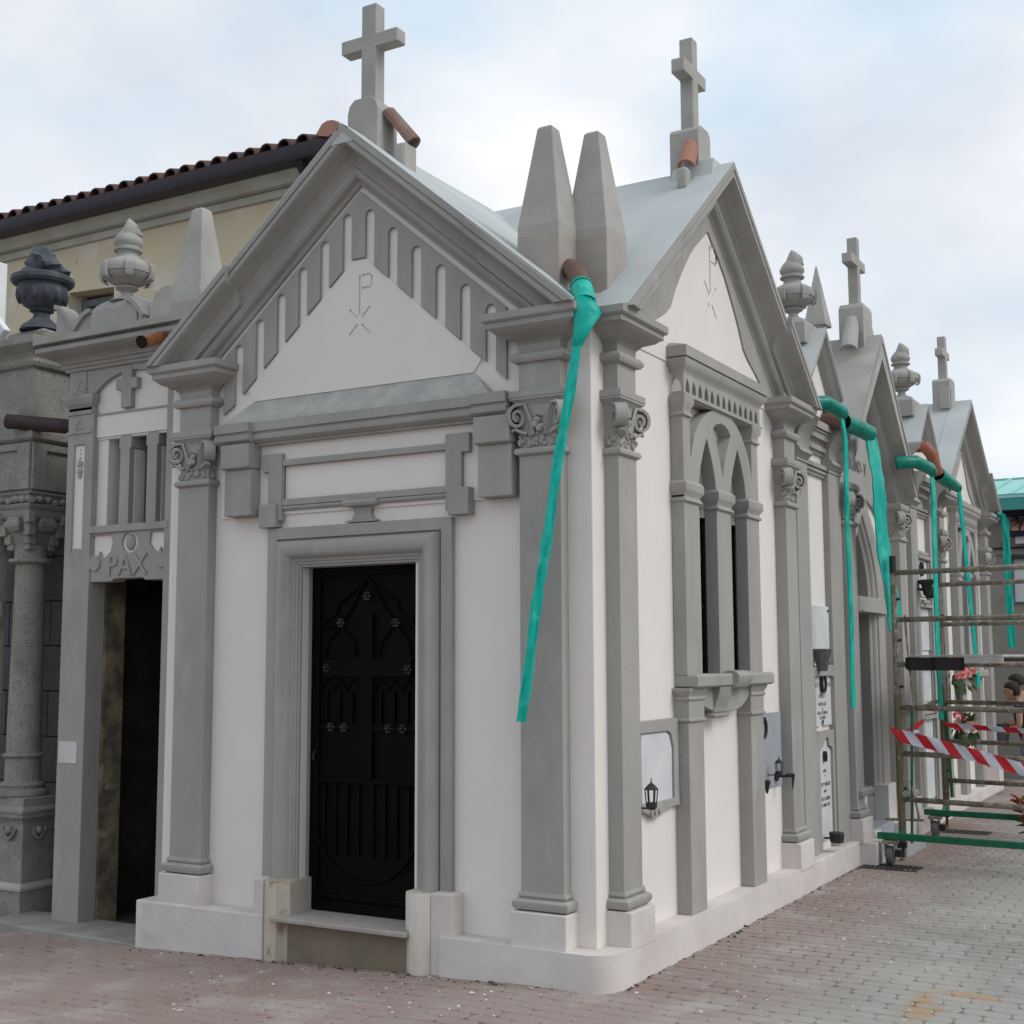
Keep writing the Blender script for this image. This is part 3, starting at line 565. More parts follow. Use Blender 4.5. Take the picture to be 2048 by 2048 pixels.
MB(lambda s, d, z: (s, d, z)).plate([(.015, 3.142), (.072, 3.142), (.072, 3.175), (.06, 3.205), (.043, 3.218), (.028, 3.205), (.015, 3.175)], [], 1.0255, 1.029).build('end_niche', 'plaster', band)
MB(SIDE).stack(1.028, 2.345, .0, .09, [(0, 0, 3.112), (.012, .010, 3.114), (.012, .010, 3.128), (0, 0, 3.131)]).build('band_fillet', 'grey', band)
MB(SIDE).stack(1.028, 2.345, -.01, .088, [(0, 0, 3.250), (.006, .006, 3.262), (.012, .012, 3.276), (.04, .03, 3.295), (.052, .036, 3.318), (.054, .038, 3.330), (.040, .03, 3.334), (.040, .03, 3.338), (.058, .044, 3.340), (.058, .044, 3.402), (.02, -.06, 3.43)]).build('window_hood', 'grey', C1, smooth='auto')
MB(SIDE).stack(1.02, 2.345, -.01, .145, [(-.02, -.02, 1.425), (0, 0, 1.436), (0, 0, 1.492), (-.012, -.012, 1.505)]).build('window_sill', 'grey', C1, bevel=.004)
q = MB(SIDE); q.loft([[(1.58, d, z), (1.825, d, z)] for d, z in ((.06, 1.50), (.12, 1.522), (.165, 1.515), (.185, 1.49), (.18, 1.455), (.15, 1.42), (.12, 1.415), (.06, 1.42))], cap=False, closed=False)
lp = [(.06, 1.505), (.12, 1.522), (.165, 1.515), (.185, 1.49), (.18, 1.455), (.15, 1.42), (.10, 1.415), (.06, 1.42)]
q = MB(SIDE).loft([[(s, d, z) for d, z in lp] for s in (1.58, 1.825)]); q.build('sill_scroll', 'grey', C1, smooth='auto')
q = MB(SIDE); q.plate([(1.23, 1.426), (1.23, 1.325), (1.33, 1.300), (1.43, 1.282), (1.50, 1.276), (1.78, 1.276), (1.88, 1.295), (1.97, 1.33), (2.02, 1.36), (2.02, 1.426)], [], -.01, .085)
q.loft([[(1.40, -.01, z), (1.40, d, z), (1.60, d, z), (1.60, -.01, z)] for d, z in ((.075, 1.262), (.09, 1.28), (.094, 1.30), (.12, 1.37), (.135, 1.426))])
q.stack(1.375, 1.60, -.01, .09, [(-.01, -.01, 1.244), (.0, .012, 1.250), (.0, .016, 1.262), (-.01, -.01, 1.270)]); q.build('sill_apron', 'grey', C1, bevel=.004)
for a, bb in ((1.008, 1.232), (2.028, 2.265)):
    q = MB(SIDE).box(a, bb, -.01, .09, .178, 1.236); pl = q.build('lower_pilaster', 'grey', C1, bevel=.004)
    MB(SIDE).stack(a, bb, -.01, .09, [(.004, .004, 1.236), (.014, .014, 1.240), (.014, .014, 1.252), (.004, .004, 1.256), (.004, .004, 1.352), (.016, .014, 1.362), (.016, .014, 1.372), (.006, .006, 1.380), (.03, .022, 1.412), (.03, .022, 1.426)]).build('capital', 'grey', pl, bevel=.002)
# ogee panel in the side gable
half = [(1.66, 4.292), (1.56, 4.226), (1.455, 4.150), (1.36, 4.07), (1.273, 3.975), (1.19, 3.88), (1.12, 3.79), (1.07, 3.715), (1.034, 3.656), (.95, 3.598), (.836, 3.545), (.70, 3.47), (.60, 3.40), (.56, 3.32)]
mir = [(3.31-a, z) for a, z in half[1:]]
outer = [(.30, 3.32), (.30, SA-SM*abs(.30-SC)-.25), (SC, SA-.25), (3.01, SA-SM*abs(3.01-SC)-.25), (3.01, 3.32)]
MB(SIDE).plate(half[::-1]+mir+[(3.01, 3.32), (3.01, 3.38), (SC, SA-.25), (.30, 3.38), (.30, 3.32)], [], .0005, .016).build('ogee_border', 'grey', C1)
inner = [(a, z-.012) if 0 else (a+(1.66-a)*.012, z-.004) for a, z in half]
monogram(SIDE, [(p[0]+.012, p[1]-.006) for p in half[::-1] if p[0] < 1.655]+[(1.66, 4.28)]+[(p[0]-.012, p[1]-.006) for p in mir], 1.70, 3.945, 1.35, 'plaster', C1, d=.007)
# obelisks
def obelisk(x0, y0, parent, w=.254, zt=4.475, zm=3.905, zb=3.3, m='raw'):
    q = MB(); cx, cy = x0+w/2, y0+w/2; h = w/2; t = .046
    def sq(k, z): return [(cx-k, cy-k, z), (cx+k, cy-k, z), (cx+k, cy+k, z), (cx-k, cy+k, z)]
    q.loft([sq(h, zb), sq(h, zm), sq(t, zt), sq(t-.012, zt+.014)]); return q.build('obelisk', m, parent, bevel=.006)
for (x0, y0) in ((-.434, .0), (-.25, .2), (-2.98, .0), (-.25, 2.86)):
    ob = obelisk(x0, y0, C1)
    q = MB(); w = .256; q.box(x0-.001, x0+w-.001, y0-.001, y0+w-.001, 3.3, 3.86); q.build('obelisk_base', 'oldraw', ob, bevel=.006)
# gable crosses
def rel_cross(T, s, d, zb, stem, armz, armh, arm, zt, hw, hd, parent, base_prof, lab=None, bs=.11, bd=.10):
    base = MB(T).stack(s-bs, s+bs, d-bd, d+bd, base_prof, 1).build('cross_base', 'raw', parent, bevel=.006)
    q = MB(T); q.plate([(s-hw, zb), (s+hw, zb), (s+hw, armz), (s+arm, armz), (s+arm, armz+armh), (s+hw, armz+armh), (s+hw, zt), (s-hw, zt), (s-hw, armz+armh), (s-arm, armz+armh), (s-arm, armz), (s-hw, armz)], [], d-hd, d+hd)
    q.build('gable_cross', 'raw', parent, bevel=.008)
rel_cross(FRONT, -1.478, -.10, 4.75, 0, 5.212, .083, .205, 5.485, .053, .045, C1, [(0, 0, 4.40), (0, 0, 4.80), (-.012, 0, 4.845), (-.04, 0, 4.872), (-.055, 0, 4.880)])
rel_cross(SIDE, 1.675, -.10, 4.85, 0, 5.318, .09, .190, 5.60, .045, .045, C1, [(0, 0, 4.50), (0, 0, 4.945), (-.02, 0, 4.97), (-.05, 0, 4.985)], bs=.105, bd=.10)
def ridge_tile(p0, p1, r, m, parent, up=(0, 0, 1)):
    q = MB(); p0, p1 = Vector(p0), Vector(p1); t = (p1-p0).normalized(); sd_ = t.cross(Vector(up)).normalized(); u = sd_.cross(t)
    q.loft([[tuple(p+(sd_*math.cos(R(a))+u*math.sin(R(a)))*rr) for a in range(-10, 191, 25)]+[tuple(p+(sd_*math.cos(R(a))+u*math.sin(R(a)))*(rr-.014)) for a in range(190, -11, -25)] for p, rr in ((p0, r), (p1, r*1.15))]); return q.build('ridge_tile', m, parent)
q = ridge_tile((-1.375, .10, 4.790), (-1.225, .14, 4.585), .058, 'terra', C1)
MB().box(-1.30, -1.215, .06, .19, 4.40, 4.585).build('tile_mortar', 'raw', C1, bevel=.02)
ridge_tile((-.06, 1.60, 4.86), (-.05, 1.475, 4.67), .050, 'terra_new', C1)
MB().box(-.09, -.02, 1.40, 1.49, 4.50, 4.65).build('tile_mortar', 'raw', C1, bevel=.02)
# rain pipe through the corner
MB().tube([(-.22, .16, 3.70), (-.075, -.01, 3.605), (-.03, -.055, 3.53), (.0, -.09, 3.47)], [.05, .052, .052, .05], 12).build('rain_pipe', 'pipe', C1, smooth='auto')
# ---------------- hoses
def strap(pts, wid, wv, seed=1, n=70, fold=.010):
    '''limp folded sheet tube: resampled, creased cross-section that wanders along its length'''
    P_ = [Vector(p) for p in pts]; ws = wid if isinstance(wid, (list, tuple)) else [wid]*len(P_); wvs = wv if isinstance(wv, list) else [wv]*len(P_); rnd = random.Random(seed); ph = [rnd.uniform(0, 6.28) for _ in range(6)]
    lps = []; m_ = len(P_)-1
    for i in range(n+1):
        f = i/n*m_; k = min(int(f), m_-1); u = f-k; p = P_[k].lerp(P_[k+1], u); w_ = ws[k]*(1-u)+ws[k+1]*u; t = (P_[k+1]-P_[k]).normalized(); v = Vector(wvs[k]).lerp(Vector(wvs[k+1]), u).normalized(); v = (v-t*v.dot(t)).normalized(); nn = t.cross(v)
        s_ = i*.21; amp = min(1, i/6); w2 = w_*(1+.07*math.sin(1.7*s_+ph[0])+.05*math.sin(4.1*s_+ph[1])); c1 = fold*amp*math.sin(1.1*s_+ph[2]); c2 = fold*amp*math.sin(2.3*s_+ph[3]); th = .003+.0035*abs(math.sin(.9*s_+ph[4]))
        row = []
        for (a, o) in ((-.5, 0), (-.25, c1), (0, c2), (.25, -c1), (.5, 0)): row.append((a, o))
        lps.append([tuple(p+v*w2*a+nn*(o-th)) for a, o in row]+[tuple(p+v*w2*a+nn*(o+th)) for a, o in row[::-1]])
    q = MB(); q.loft(lps); return q
def hose(pts_collar, rc, strap_, wid, wv, label, name='drain_hose'):
    t = thing(name, label, 'drain hose', tuple(pts_collar[0]), 'green sheet drain hoses taped to the roof pipes')
    MB().tube(pts_collar, rc, 12, cap=False).build('tape_collar', 'hose_dark', t, smooth=True)
    strap(strap_, wid, wv, int(abs(pts_collar[0][1])*37)).build('hose_strap', 'hose', t, smooth='auto')
    return t
h = thing('drain_hose', 'long green plastic drain hose slanting down over the corner between two capitals', 'drain hose', (0, -.07, 3.45), 'green sheet drain hoses taped to the roof pipes')
MB().tube([(-.022, -.065, 3.515), (.0, -.09, 3.47), (.022, -.11, 3.425), (.03, -.125, 3.395)], [.056, .058, .058, .06], 14, cap=False).build('tape_collar', 'hose', h, smooth=True)
MB().loft([[tuple(Vector((.024, -.117, 3.41))+Vector((.86, .5, 0))*.058*math.cos(R(a))+Vector((.1, -.25, .1))*.22*math.sin(R(a))) for a in range(0, 360, 30)],
           [tuple(Vector((.052, -.135, 3.335))+Vector((.86, .5, 0))*.072*math.cos(R(a))+Vector((.1, -.25, .1))*.10*math.sin(R(a))) for a in range(0, 360, 30)],
           [tuple(Vector((.030, -.16, 3.24))+Vector((.86, .5, 0))*.042*math.cos(R(a))+Vector((.1, -.25, .1))*.05*math.sin(R(a))) for a in range(0, 360, 30)],
           [tuple(Vector((.010, -.18, 3.16))+Vector((.86, .5, 0))*.026*math.cos(R(a))+Vector((.1, -.25, .1))*.03*math.sin(R(a))) for a in range(0, 360, 30)]]).build('hose_funnel', 'hose', h, smooth=True)
MB().tube([(-.018, -.07, 3.508), (-.012, -.076, 3.496)], [.0605, .0605], 14, cap=False).build('tie_wire', 'hose_dark', h)
a0, a1 = Vector((.012, -.178, 3.17)), Vector((-.292, -.235, 1.285)); n = 14
pts = [a0.lerp(a1, i/n)+Vector((.003*math.sin(i*1.1), -.016*math.sin(math.pi*i/n), 0)) for i in range(n+1)]
strap(pts, [.045]+[.050]*n, [(.87, .5+.12*math.sin(i*.8), 0) for i in range(n+1)], 5, 90, .007).build('hose_strap', 'hose', h, smooth='auto')
# ---------------- small things on the side wall
def plaque(T, poly, d, name, label, m, cat='plaque', loc=None, group='memorial plaques on the side walls'):
    x = sum(p[0] for p in poly)/len(poly); z = min(p[1] for p in poly); t = thing(name, label, cat, T(x, 0, z), group)
    MB(T).plate(poly, [], .001, d).build('slab', m, t, bevel=.003); return t
wp = plaque(SIDE, [(.522, .826), (.93, .815), (.93, 1.10), (.895, 1.172), (.85, 1.19), (.522, 1.192)], .016, 'memorial_plaque', 'blank white marble plaque with grey border, behind the first small lantern', 'marble')
MB(SIDE).plate([(.372, 1.262), (.372, 1.196), (.52, 1.196), (.86, 1.194), (.90, 1.178), (.935, 1.10), (.935, .80), (1.002, .80), (1.002, 1.262)], [], .001, .028).build('plaque_border', 'grey', wp, bevel=.004)
MB(SIDE).plate([(.49, .826), (.49, .792), (.58, .765), (.63, .742), (.72, .742), (.77, .765), (.93, .782), (1.002, .775), (1.002, .812), (.935, .822)], [], .001, .030).build('plaque_shelf', 'grey', wp, bevel=.004)
for x in (.60, .655, .71): MB(SIDE).tube([(x, .028, .775), (x, .040, .775)], .016, 10).build('boss', 'grey', wp)
def lantern(T, s, z, h, label, name='wall_lantern', back=.0, reach=.1, cup=True):
    t = thing(name, label, 'lantern', T(s, reach, z), 'small iron lanterns on brackets'); r = h*.20
    MB(T).tube([(s-.01, back, z-.006), (s-.01, back+.012, z-.006)], h*.13, 10).build('wall_plate', 'iron', t)
    MB(T).tube([(s-.01, back, z-.006), (s, reach, z-.006)], h*.035, 6).build('bracket', 'iron', t)
    if cup:
        MB(T).lathe(s, reach, [(r*.6, z-.012), (r*.95, z), (r*1.0, z+h*.16), (r*.9, z+h*.17)], 6).build('lantern_base', 'iron', t)
        for a in range(6): MB(T).tube([(s+r*.9*math.cos(R(a*60)), reach+r*.9*math.sin(R(a*60)), z+h*.15), (s+r*1.12*math.cos(R(a*60)), reach+r*1.12*math.sin(R(a*60)), z+h*.62)], h*.022, 5).build('lantern_bar', 'iron', t)
        MB(T).lathe(s, reach, [(r*1.2, z+h*.60), (r*1.25, z+h*.63), (r*.75, z+h*.74), (r*.70, z+h*.76), (r*.3, z+h*.82), (r*.12, z+h*.86), (r*.08, z+h), (.001, z+h*1.01)], 6).build('lantern_roof', 'iron', t)
    return t
lantern(SIDE, .452, .822, .15, 'small black hexagonal lantern in front of the blank white plaque', reach=.10)
gp = plaque(SIDE, [(2.29, .735), (2.84, .735), (2.84, 1.228), (2.29, 1.228)], .014, 'memorial_plaque', 'blue grey marble plaque with black oval photo, right of the twin window', 'greymarble')
def oval(T, s, z, rs, rz, d, parent):
    MB(T).plate([(s+rs*math.cos(R(a)), z+rz*math.sin(R(a))) for a in range(0, 360, 20)], [[(s+rs*.68*math.cos(R(a)), z+rz*.68*math.sin(R(a))) for a in range(0, 360, 20)]], d-.004, d+.022).build('photo_frame', 'iron', parent)
    MB(T).plate([(s+rs*.7*math.cos(R(a)), z+rz*.7*math.sin(R(a))) for a in range(0, 360, 20)], [], d-.003, d+.008).build('photo', 'photo', parent)
oval(SIDE, 2.43, 1.136, .062, .072, .018, gp)
lantern(SIDE, 2.55, .828, .12, 'open black iron lantern on a bracket on the blue grey plaque', reach=.09)
def holder(T, s, z, reach, label):
    t = thing('lamp_bracket', label, 'bracket', T(s, reach, z)); MB(T).tube([(s, .014, z), (s, .03, z)], .032, 8).build('wall_plate', 'iron', t)
    MB(T).tube([(s, .014, z), (s+.02, reach, z+.006)], .010, 6).build('arm', 'iron', t); MB(T).tube([(s+.02, reach-.03, z), (s+.02, reach-.03, z+.02)], .02, 6).build('knob', 'iron', t)
    MB(T).tube([(s+.02, reach, z+.02), (s+.02, reach-.005, z-.08)], [.014, .004], 6).build('hook', 'iron', t)
holder(SIDE, 2.70, .80, .13, 'black iron bracket with hook at the right edge of the blue grey plaque')
t = thing('flower_vase', 'tiny black cone vase at lower left of the blue grey plaque', 'vase', (.04, 2.40, .72)); MB(SIDE).lathe(2.40, .055, [(.004, .715), (.008, .72), (.026, .79), (.024, .80)], 8).build('cone', 'iron', t); MB(SIDE).box(2.385, 2.41, .014, .05, .775, .785).build('clip', 'iron', t)

# ------------------------------------------------------------------ narrow chapel with the PAX lintel
PY0 = .18
TP = lambda s, d, z: (s-.055, PY0-d, z+.004*(z-1.6)/.5)
C2 = thing('narrow_chapel', 'narrow grey chapel with PAX lintel over a dark open doorway', 'chapel', (-3.47, .4, -.1))
q = MB(TP)
q.plate([(-4.0, -.3), (-3.755, -.3), (-3.755, 3.23), (-3.78, 3.36), (-3.84, 3.37), (-3.84, 3.70), (-4.0, 3.70)], [[(-3.938, 2.30), (-3.925, 2.330), (-3.905, 2.338), (-3.885, 2.338), (-3.86, 2.330), (-3.836, 2.30), (-3.836, 3.035), (-3.938, 3.035)]], -.115, .03); q.build('pier', 'grey', C2, bevel=.004)
MB(TP).box(-3.945, -3.83, -.1, .014, 2.28, 3.04).build('pier_panel', 'plaster', C2)
MB(TP).box(-3.08, -2.83, -.115, .03, -.3, 3.70).build('pier', 'grey', C2)
q = MB(TP)
for k, (c, z, r_) in enumerate(((0, 3.0, .006), (0, 2.975, .006), (0, 2.945, .009), (-.012, 2.92, .012), (.014, 2.915, .012), (0, 2.905, .015), (-.018, 2.895, .010), (.02, 2.892, .010), (0, 2.855, .026), (0, 2.825, .018))): q.ball((-3.887+c, .018, z), r_, (1, .6, 1), 7, 4, .12)
q.build('carved_drop', 'raw', C2)
q = MB(TP); q.stack(-4.0, -3.775, 0, .03, [(0, 0, 3.105), (.008, .008, 3.11), (.008, .008, 3.125), (0, 0, 3.13)]); q.stack(-4.0, -3.775, 0, .03, [(0, 0, 3.235), (.01, .01, 3.24), (.012, .012, 3.262), (0, 0, 3.268), (0, 0, 3.285), (.02, .02, 3.31), (.034, .034, 3.345), (.036, .036, 3.372), (0, 0, 3.376)]); q.build('pier_capital', 'grey', C2)
for z, k in ((3.175, .075), (3.44, .085)):
    q = MB(TP)
    for a, b_ in (((-.5, -.4), (.5, -.4)), ((-.5, -.4), (0, .45)), ((0, .45), (.5, -.4)), ((-.85, -.6), (-.3, -.6)), ((.3, -.6), (.85, -.6))): q.tube([(-3.89+a[0]*k, .032, z+a[1]*k), (-3.89+b_[0]*k, .032, z+b_[1]*k)], .0045, 4)
    q.build('carved_letter', 'raw', C2)
# arch spandrel, tympanum, cross
arcs = [(-3.42+.40*math.cos(R(a))*1.0, 3.235+.265*math.sin(R(a))) for a in range(180, -1, -12)]
MB(TP).plate([(-3.84, 3.37), (-3.82, 3.235)]+arcs[1:]+[(-2.86, 3.235), (-2.86, 3.70), (-3.84, 3.70)], [], -.05, .022).build('arch_spandrel', 'grey', C2, bevel=.003)
MB(TP).box(-3.84, -2.85, -.06, -.012, 3.06, 3.56).build('tympanum', 'plaster', C2)
MB(TP).box(-3.775, -3.06, -.05, .0, 3.075, 3.225).build('lintel_band', 'plaster', C2)
MB(TP).box(-3.785, -3.05, -.05, .008, 3.222, 3.234).build('string_course', 'grey', C2)
c0 = -3.462
MB(TP).plate([(c0-.045, 3.25), (c0+.045, 3.25), (c0+.045, 3.375), (c0+.098, 3.375), (c0+.098, 3.445), (c0+.045, 3.445), (c0+.045, 3.53), (c0-.045, 3.53), (c0-.045, 3.445), (c0-.098, 3.445), (c0-.098, 3.375), (c0-.045, 3.375)], [], -.015, .028).build('relief_cross', 'grey', C2, bevel=.003)
# cornice and gutter
MB(TP).stack(-4.02, -2.80, -.1, .03, [(0, 0, 3.535), (.012, .012, 3.54), (.012, .012, 3.56), (.025, .025, 3.563), (.025, .025, 3.585), (.04, .04, 3.588), (.045, .05, 3.605), (.07, .09, 3.622), (.11, .15, 3.636), (.128, .178, 3.655), (.13, .182, 3.675), (.118, .166, 3.690), (.10, .14, 3.694), (.10, .14, 3.706), (.135, .195, 3.708), (.135, .195, 3.752), (.05, .05, 3.775)]).build('cornice', 'grey', C2, smooth='auto')
# mullioned opening
MB(TP).box(-3.77, -3.05, -.08, .034, 2.430, 2.477).build('window_sill', 'grey', C2, bevel=.003)
MB(TP).box(-3.755, -3.66, -.28, -.02, 2.477, 3.075).build('window_reveal', 'plaster', C2)
for a in (-3.535, -3.287):
    q = MB(TP); q.plate([(a, 2.477), (a+.088, 2.477), (a+.088, 2.985), (a+.100, 2.99), (a+.100, 3.056), (a+.088, 3.062), (a+.088, 3.076), (a, 3.076), (a, 3.062), (a-.012, 3.056), (a-.012, 2.99), (a, 2.985)], [], -.17, -.006); q.build('mullion', 'grey', C2, bevel=.003)
    MB(TP).box(a+.089, a+.094, -.14, -.05, 2.48, 2.98).build('mullion_edge', 'plaster', C2)
MB(TP).box(-3.77, -3.04, -.30, -.285, 2.2, 3.08).build('black_window_backing', 'black', C2)  # thin black sheet, paints the shade behind the mullions
# PAX lintel
q = MB(TP)
e_ = lambda c, z, a, b_: [(c+a*math.cos(R(t)), z+b_*math.sin(R(t))) for t in range(0, 360, 20)]
q.plate([(-3.765, 2.108), (-3.56, 2.108), (-3.535, 2.125), (-3.275, 2.125), (-3.25, 2.108), (-3.055, 2.108), (-3.055, 2.432), (-3.765, 2.432)],
        [e_(-3.402, 2.356, .073, .068), [(-3.745, 2.285), (-3.70, 2.262), (-3.675, 2.310), (-3.66, 2.270), (-3.62, 2.268), (-3.575, 2.305), (-3.558, 2.36), (-3.575, 2.415), (-3.745, 2.415)], [(-3.068, 2.285), (-3.105, 2.262), (-3.125, 2.315), (-3.145, 2.275), (-3.19, 2.30), (-3.225, 2.345), (-3.215, 2.415), (-3.068, 2.415)]], -.10, .016)
q.build('lintel', 'grey', C2, bevel=.003)
MB(TP).box(-3.76, -3.06, -.09, -.002, 2.25, 2.43).build('lintel_ground', 'plaster', C2)
MB(TP).ball((-3.402, 0, 2.358), .05, (.85, .45, 1.1), 12, 7).build('boss', 'grey', C2, smooth=True)
for c, z in ((-3.712, 2.232), (-3.108, 2.232)): MB(TP).tube([(c, .014, z), (c, .028, z)], .050, 18).build('disc', 'grey', C2)
text_obj('PAX', .20, (-3.60-.055, PY0-.0165, 2.150), (1, 0, 0), (0, 0, 1), 'grey', C2, 'carved_letters', .010, xs=.98)
# doorway reveals and room
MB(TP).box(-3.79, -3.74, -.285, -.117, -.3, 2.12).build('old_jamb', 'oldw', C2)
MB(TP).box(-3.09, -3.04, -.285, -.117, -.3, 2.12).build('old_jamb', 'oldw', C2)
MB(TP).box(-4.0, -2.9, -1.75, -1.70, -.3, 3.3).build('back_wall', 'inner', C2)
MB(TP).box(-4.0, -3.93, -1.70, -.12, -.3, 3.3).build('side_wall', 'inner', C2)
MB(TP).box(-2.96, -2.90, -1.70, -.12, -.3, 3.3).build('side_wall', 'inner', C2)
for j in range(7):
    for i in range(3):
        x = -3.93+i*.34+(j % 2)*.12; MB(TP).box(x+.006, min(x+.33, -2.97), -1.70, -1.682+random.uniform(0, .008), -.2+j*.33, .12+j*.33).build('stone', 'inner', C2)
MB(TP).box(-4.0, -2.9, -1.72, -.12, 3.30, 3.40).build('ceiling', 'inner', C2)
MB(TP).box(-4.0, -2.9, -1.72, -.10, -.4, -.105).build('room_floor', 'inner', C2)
MB().hprism([(-4.42, -.02), (-4.15, -.085), (-3.5, -.10), (-3.004, -.115), (-3.004, .32), (-4.42, .32)], -.35, -.088).build('threshold_slab', 'slab', C2, bevel=.01)
# crest: pedestal, urn, scrolls
q = MB(); q.loft([[(-3.70+o, -.02+o, z), (-3.26-o, -.02+o, z), (-3.26-o, .26-o, z), (-3.70+o, .26-o, z)] for z, o in ((3.74, 0), (3.90, .012), (3.935, .03), (3.962, .06), (3.972, .07))]); q.build('urn_pedestal', 'grey', C2, bevel=.006)
def urn(x, y, z, parent, m='grey', k=1.0, n=20, seed=1):
    P = [(.135, 0), (.13, .012), (.075, .03), (.05, .055), (.046, .085), (.07, .10), (.095, .115), (.093, .13), (.075, .137), (.14, .165), (.190, .195), (.206, .225), (.200, .232), (.212, .236), (.216, .27), (.210, .30), (.19, .325), (.15, .350), (.11, .368), (.092, .385), (.083, .415), (.090, .43), (.118, .438), (.120, .452), (.10, .462), (.098, .475), (.118, .50), (.122, .525), (.105, .56), (.075, .60)]
    u = MB().lathe(x, y, [(r*k, z+h*k) for r, h in P], n).build('urn', m, parent, smooth='auto')
    random.seed(seed); q = MB()
    fl = []
    for j in range(7):
        t = j/6; r = (.098*(1-t)**.75+.004)*k; cx = x+.025*k*math.sin(t*3); fl.append([(cx+r*(1+.22*math.sin(3*a+4*t))*math.cos(a), y+r*(1+.22*math.cos(2*a+3*t))*math.sin(a), z+(.575+.155*t)*k) for a in [2*math.pi*i/12 for i in range(12)]])
    q.loft(fl); q.build('flame', m, u, smooth='auto')
    for i in range(6):
        a = R(60*i+20); ca, sa = math.cos(a), math.sin(a); T = lambda s, d, z_: (x+ca*d-sa*s, y+sa*d+ca*s, z_)
        c = MB(T); c.loft([[(-.034*k, d*k, z+h*k), (.034*k, d*k, z+h*k)][::1]+[(.034*k, (d-.03)*k, z+h*k), (-.034*k, (d-.03)*k, z+h*k)] for d, h in ((.200, .17), (.228, .185), (.238, .235), (.236, .29), (.20, .33))]); c.build('clasp', m, u, bevel=.004)
    return u
urn(-3.48, .10, 3.955, C2, k=.79, seed=3)
def scroll(x0, x1, y0, y1, z0, z1, parent, m='raw', flip=1):
    q = MB(); n = 10; top = [(x0+(x1-x0)*i/n, z0+(z1-z0)*(math.cos(i/n*math.pi*.5) if flip > 0 else math.sin(i/n*math.pi*.5))) for i in range(n+1)]
    q.plate([(x0, z0-.02)]+[(x1, z0-.02)]+top[::-1], [], y0, y1); q.build('scroll_ornament', m, parent, bevel=.005)
    q = MB(); q.ribbon([(p[0], (y0+y1)/2-.012, p[1]+.012) for p in top], [y1-y0+.03]*(n+1), (0, 1, 0), .03); q.build('scroll_rim', 'grey', parent)
scroll(-4.06, -3.88, .02, .12, 3.80, 3.97, C2); scroll(-3.88, -3.715, .02, .12, 3.78, 3.90, C2, flip=-1)
scroll(-3.37, -3.20, .0, .06, 3.79, 3.93, C2, flip=1)
q = MB().plate([(-3.19, 3.78)]+[(-3.04+.15*math.cos(R(a)), 3.80+.19*math.sin(R(a))) for a in range(180, 59, -15)]+[(-2.95, 3.78)], [], .02, .10); q.build('scroll_ornament', 'raw', C2, bevel=.006)
MB().tube([(-2.955, -.26, 3.545), (-3.03, -.02, 3.635)], [.040, .040], 14, cap=False).build('copper_spout', 'copper', C2, smooth='auto')
MB().tube([(-2.956, -.257, 3.546), (-3.03, -.02, 3.635)], [.035, .035], 12).build('black_spout_plug', 'black', C2)  # solid black plug, colour stands in for the shaded inside
t = thing('paper_notice', 'small blank paper square stuck on the grey pier left of the dark doorway', 'notice', (-3.955, .145, .93))
MB().box(-4.036, -3.868, .1465, .149, .925, 1.065).build('sheet', 'paper', t)

# ------------------------------------------------------------------ granite column monument at the far left
C3 = thing('column_monument', 'old speckled granite tomb front with round column and heavy entablature', 'monument', (-4.7, .5, -.15))
px0, px1, py0, py1 = -5.05, -4.425, .20, .47; pcx, pcy, pr = -4.637, .36, .122
def pedst(prof, name, m='stone', x0=px0, x1=px1, y0=py0, y1=py1, bev=.006):
    return MB().loft([[(x0-o, y0-o, z), (x1+o, y0-o, z), (x1+o, y1+o*.4, z), (x0-o, y1+o*.4, z)] for o, z in prof]).build(name, m, C3, bevel=bev)
pedst([(.01, -.3), (.01, .055)], 'pedestal_base'); pedst([(.022, .05), (.022, .075), (.0, .10)], 'base_moulding', 'raw')
pd = pedst([(-.012, .09), (-.012, .50)], 'pedestal')
pedst([(-.012, .495), (.0, .515), (.022, .535), (.022, .560), (.03, .565), (.03, .585), (.008, .60), (.0, .605), (.0, .665)], 'pedestal_cap')
for (x, y, ax) in ((-4.56, .200, 0), (-4.86, .20, 0), (-4.425, .335, 1)):
    q = MB(); pts = []
    for i in range(9):
        t = i/8-.5; p = (x+t*.13, y-.004, .42+.14*t*t*4*.5-.03) if ax == 0 else (x+.004, y+t*.11, .42+.14*t*t*4*.5-.03); pts.append(p)
    q.tube(pts, .013, 6); q.ball((x if ax == 0 else x, y, .445), .030, n=8, k=5); q.build('carved_swag', 'stone', pd, smooth='auto')
MB().lathe(pcx, pcy, [(pr+.045, .66), (pr+.055, .675), (pr+.052, .70), (pr+.03, .715), (pr+.02, .72), (pr+.02, .735), (pr+.03, .738), (pr+.02, .755), (pr+.002, .765), (pr, .77), (pr-.002, .925), (pr+.012, .93), (pr+.022, .94), (pr+.022, .95), (pr-.004, .958), (pr-.012, 1.6), (pr-.020, 2.272), (pr+.012, 2.276), (pr+.028, 2.29), (pr+.028, 2.308), (pr-.01, 2.316), (pr-.012, 2.37), (pr+.0, 2.40)], 24).build('column', 'stone', C3, smooth='auto')
cap_ = MB(); w = lambda k, z: [(pcx-k, pcy-k, z), (pcx+k, pcy-k, z), (pcx+k, pcy+k, z), (pcx-k, pcy+k, z)]
cap_.loft([w(.088, 2.36), w(.092, 2.42), w(.118, 2.50), w(.12, 2.56), w(.165, 2.60), w(.17, 2.655)]); cp = cap_.build('column_capital', 'stone', C3, bevel=.008)
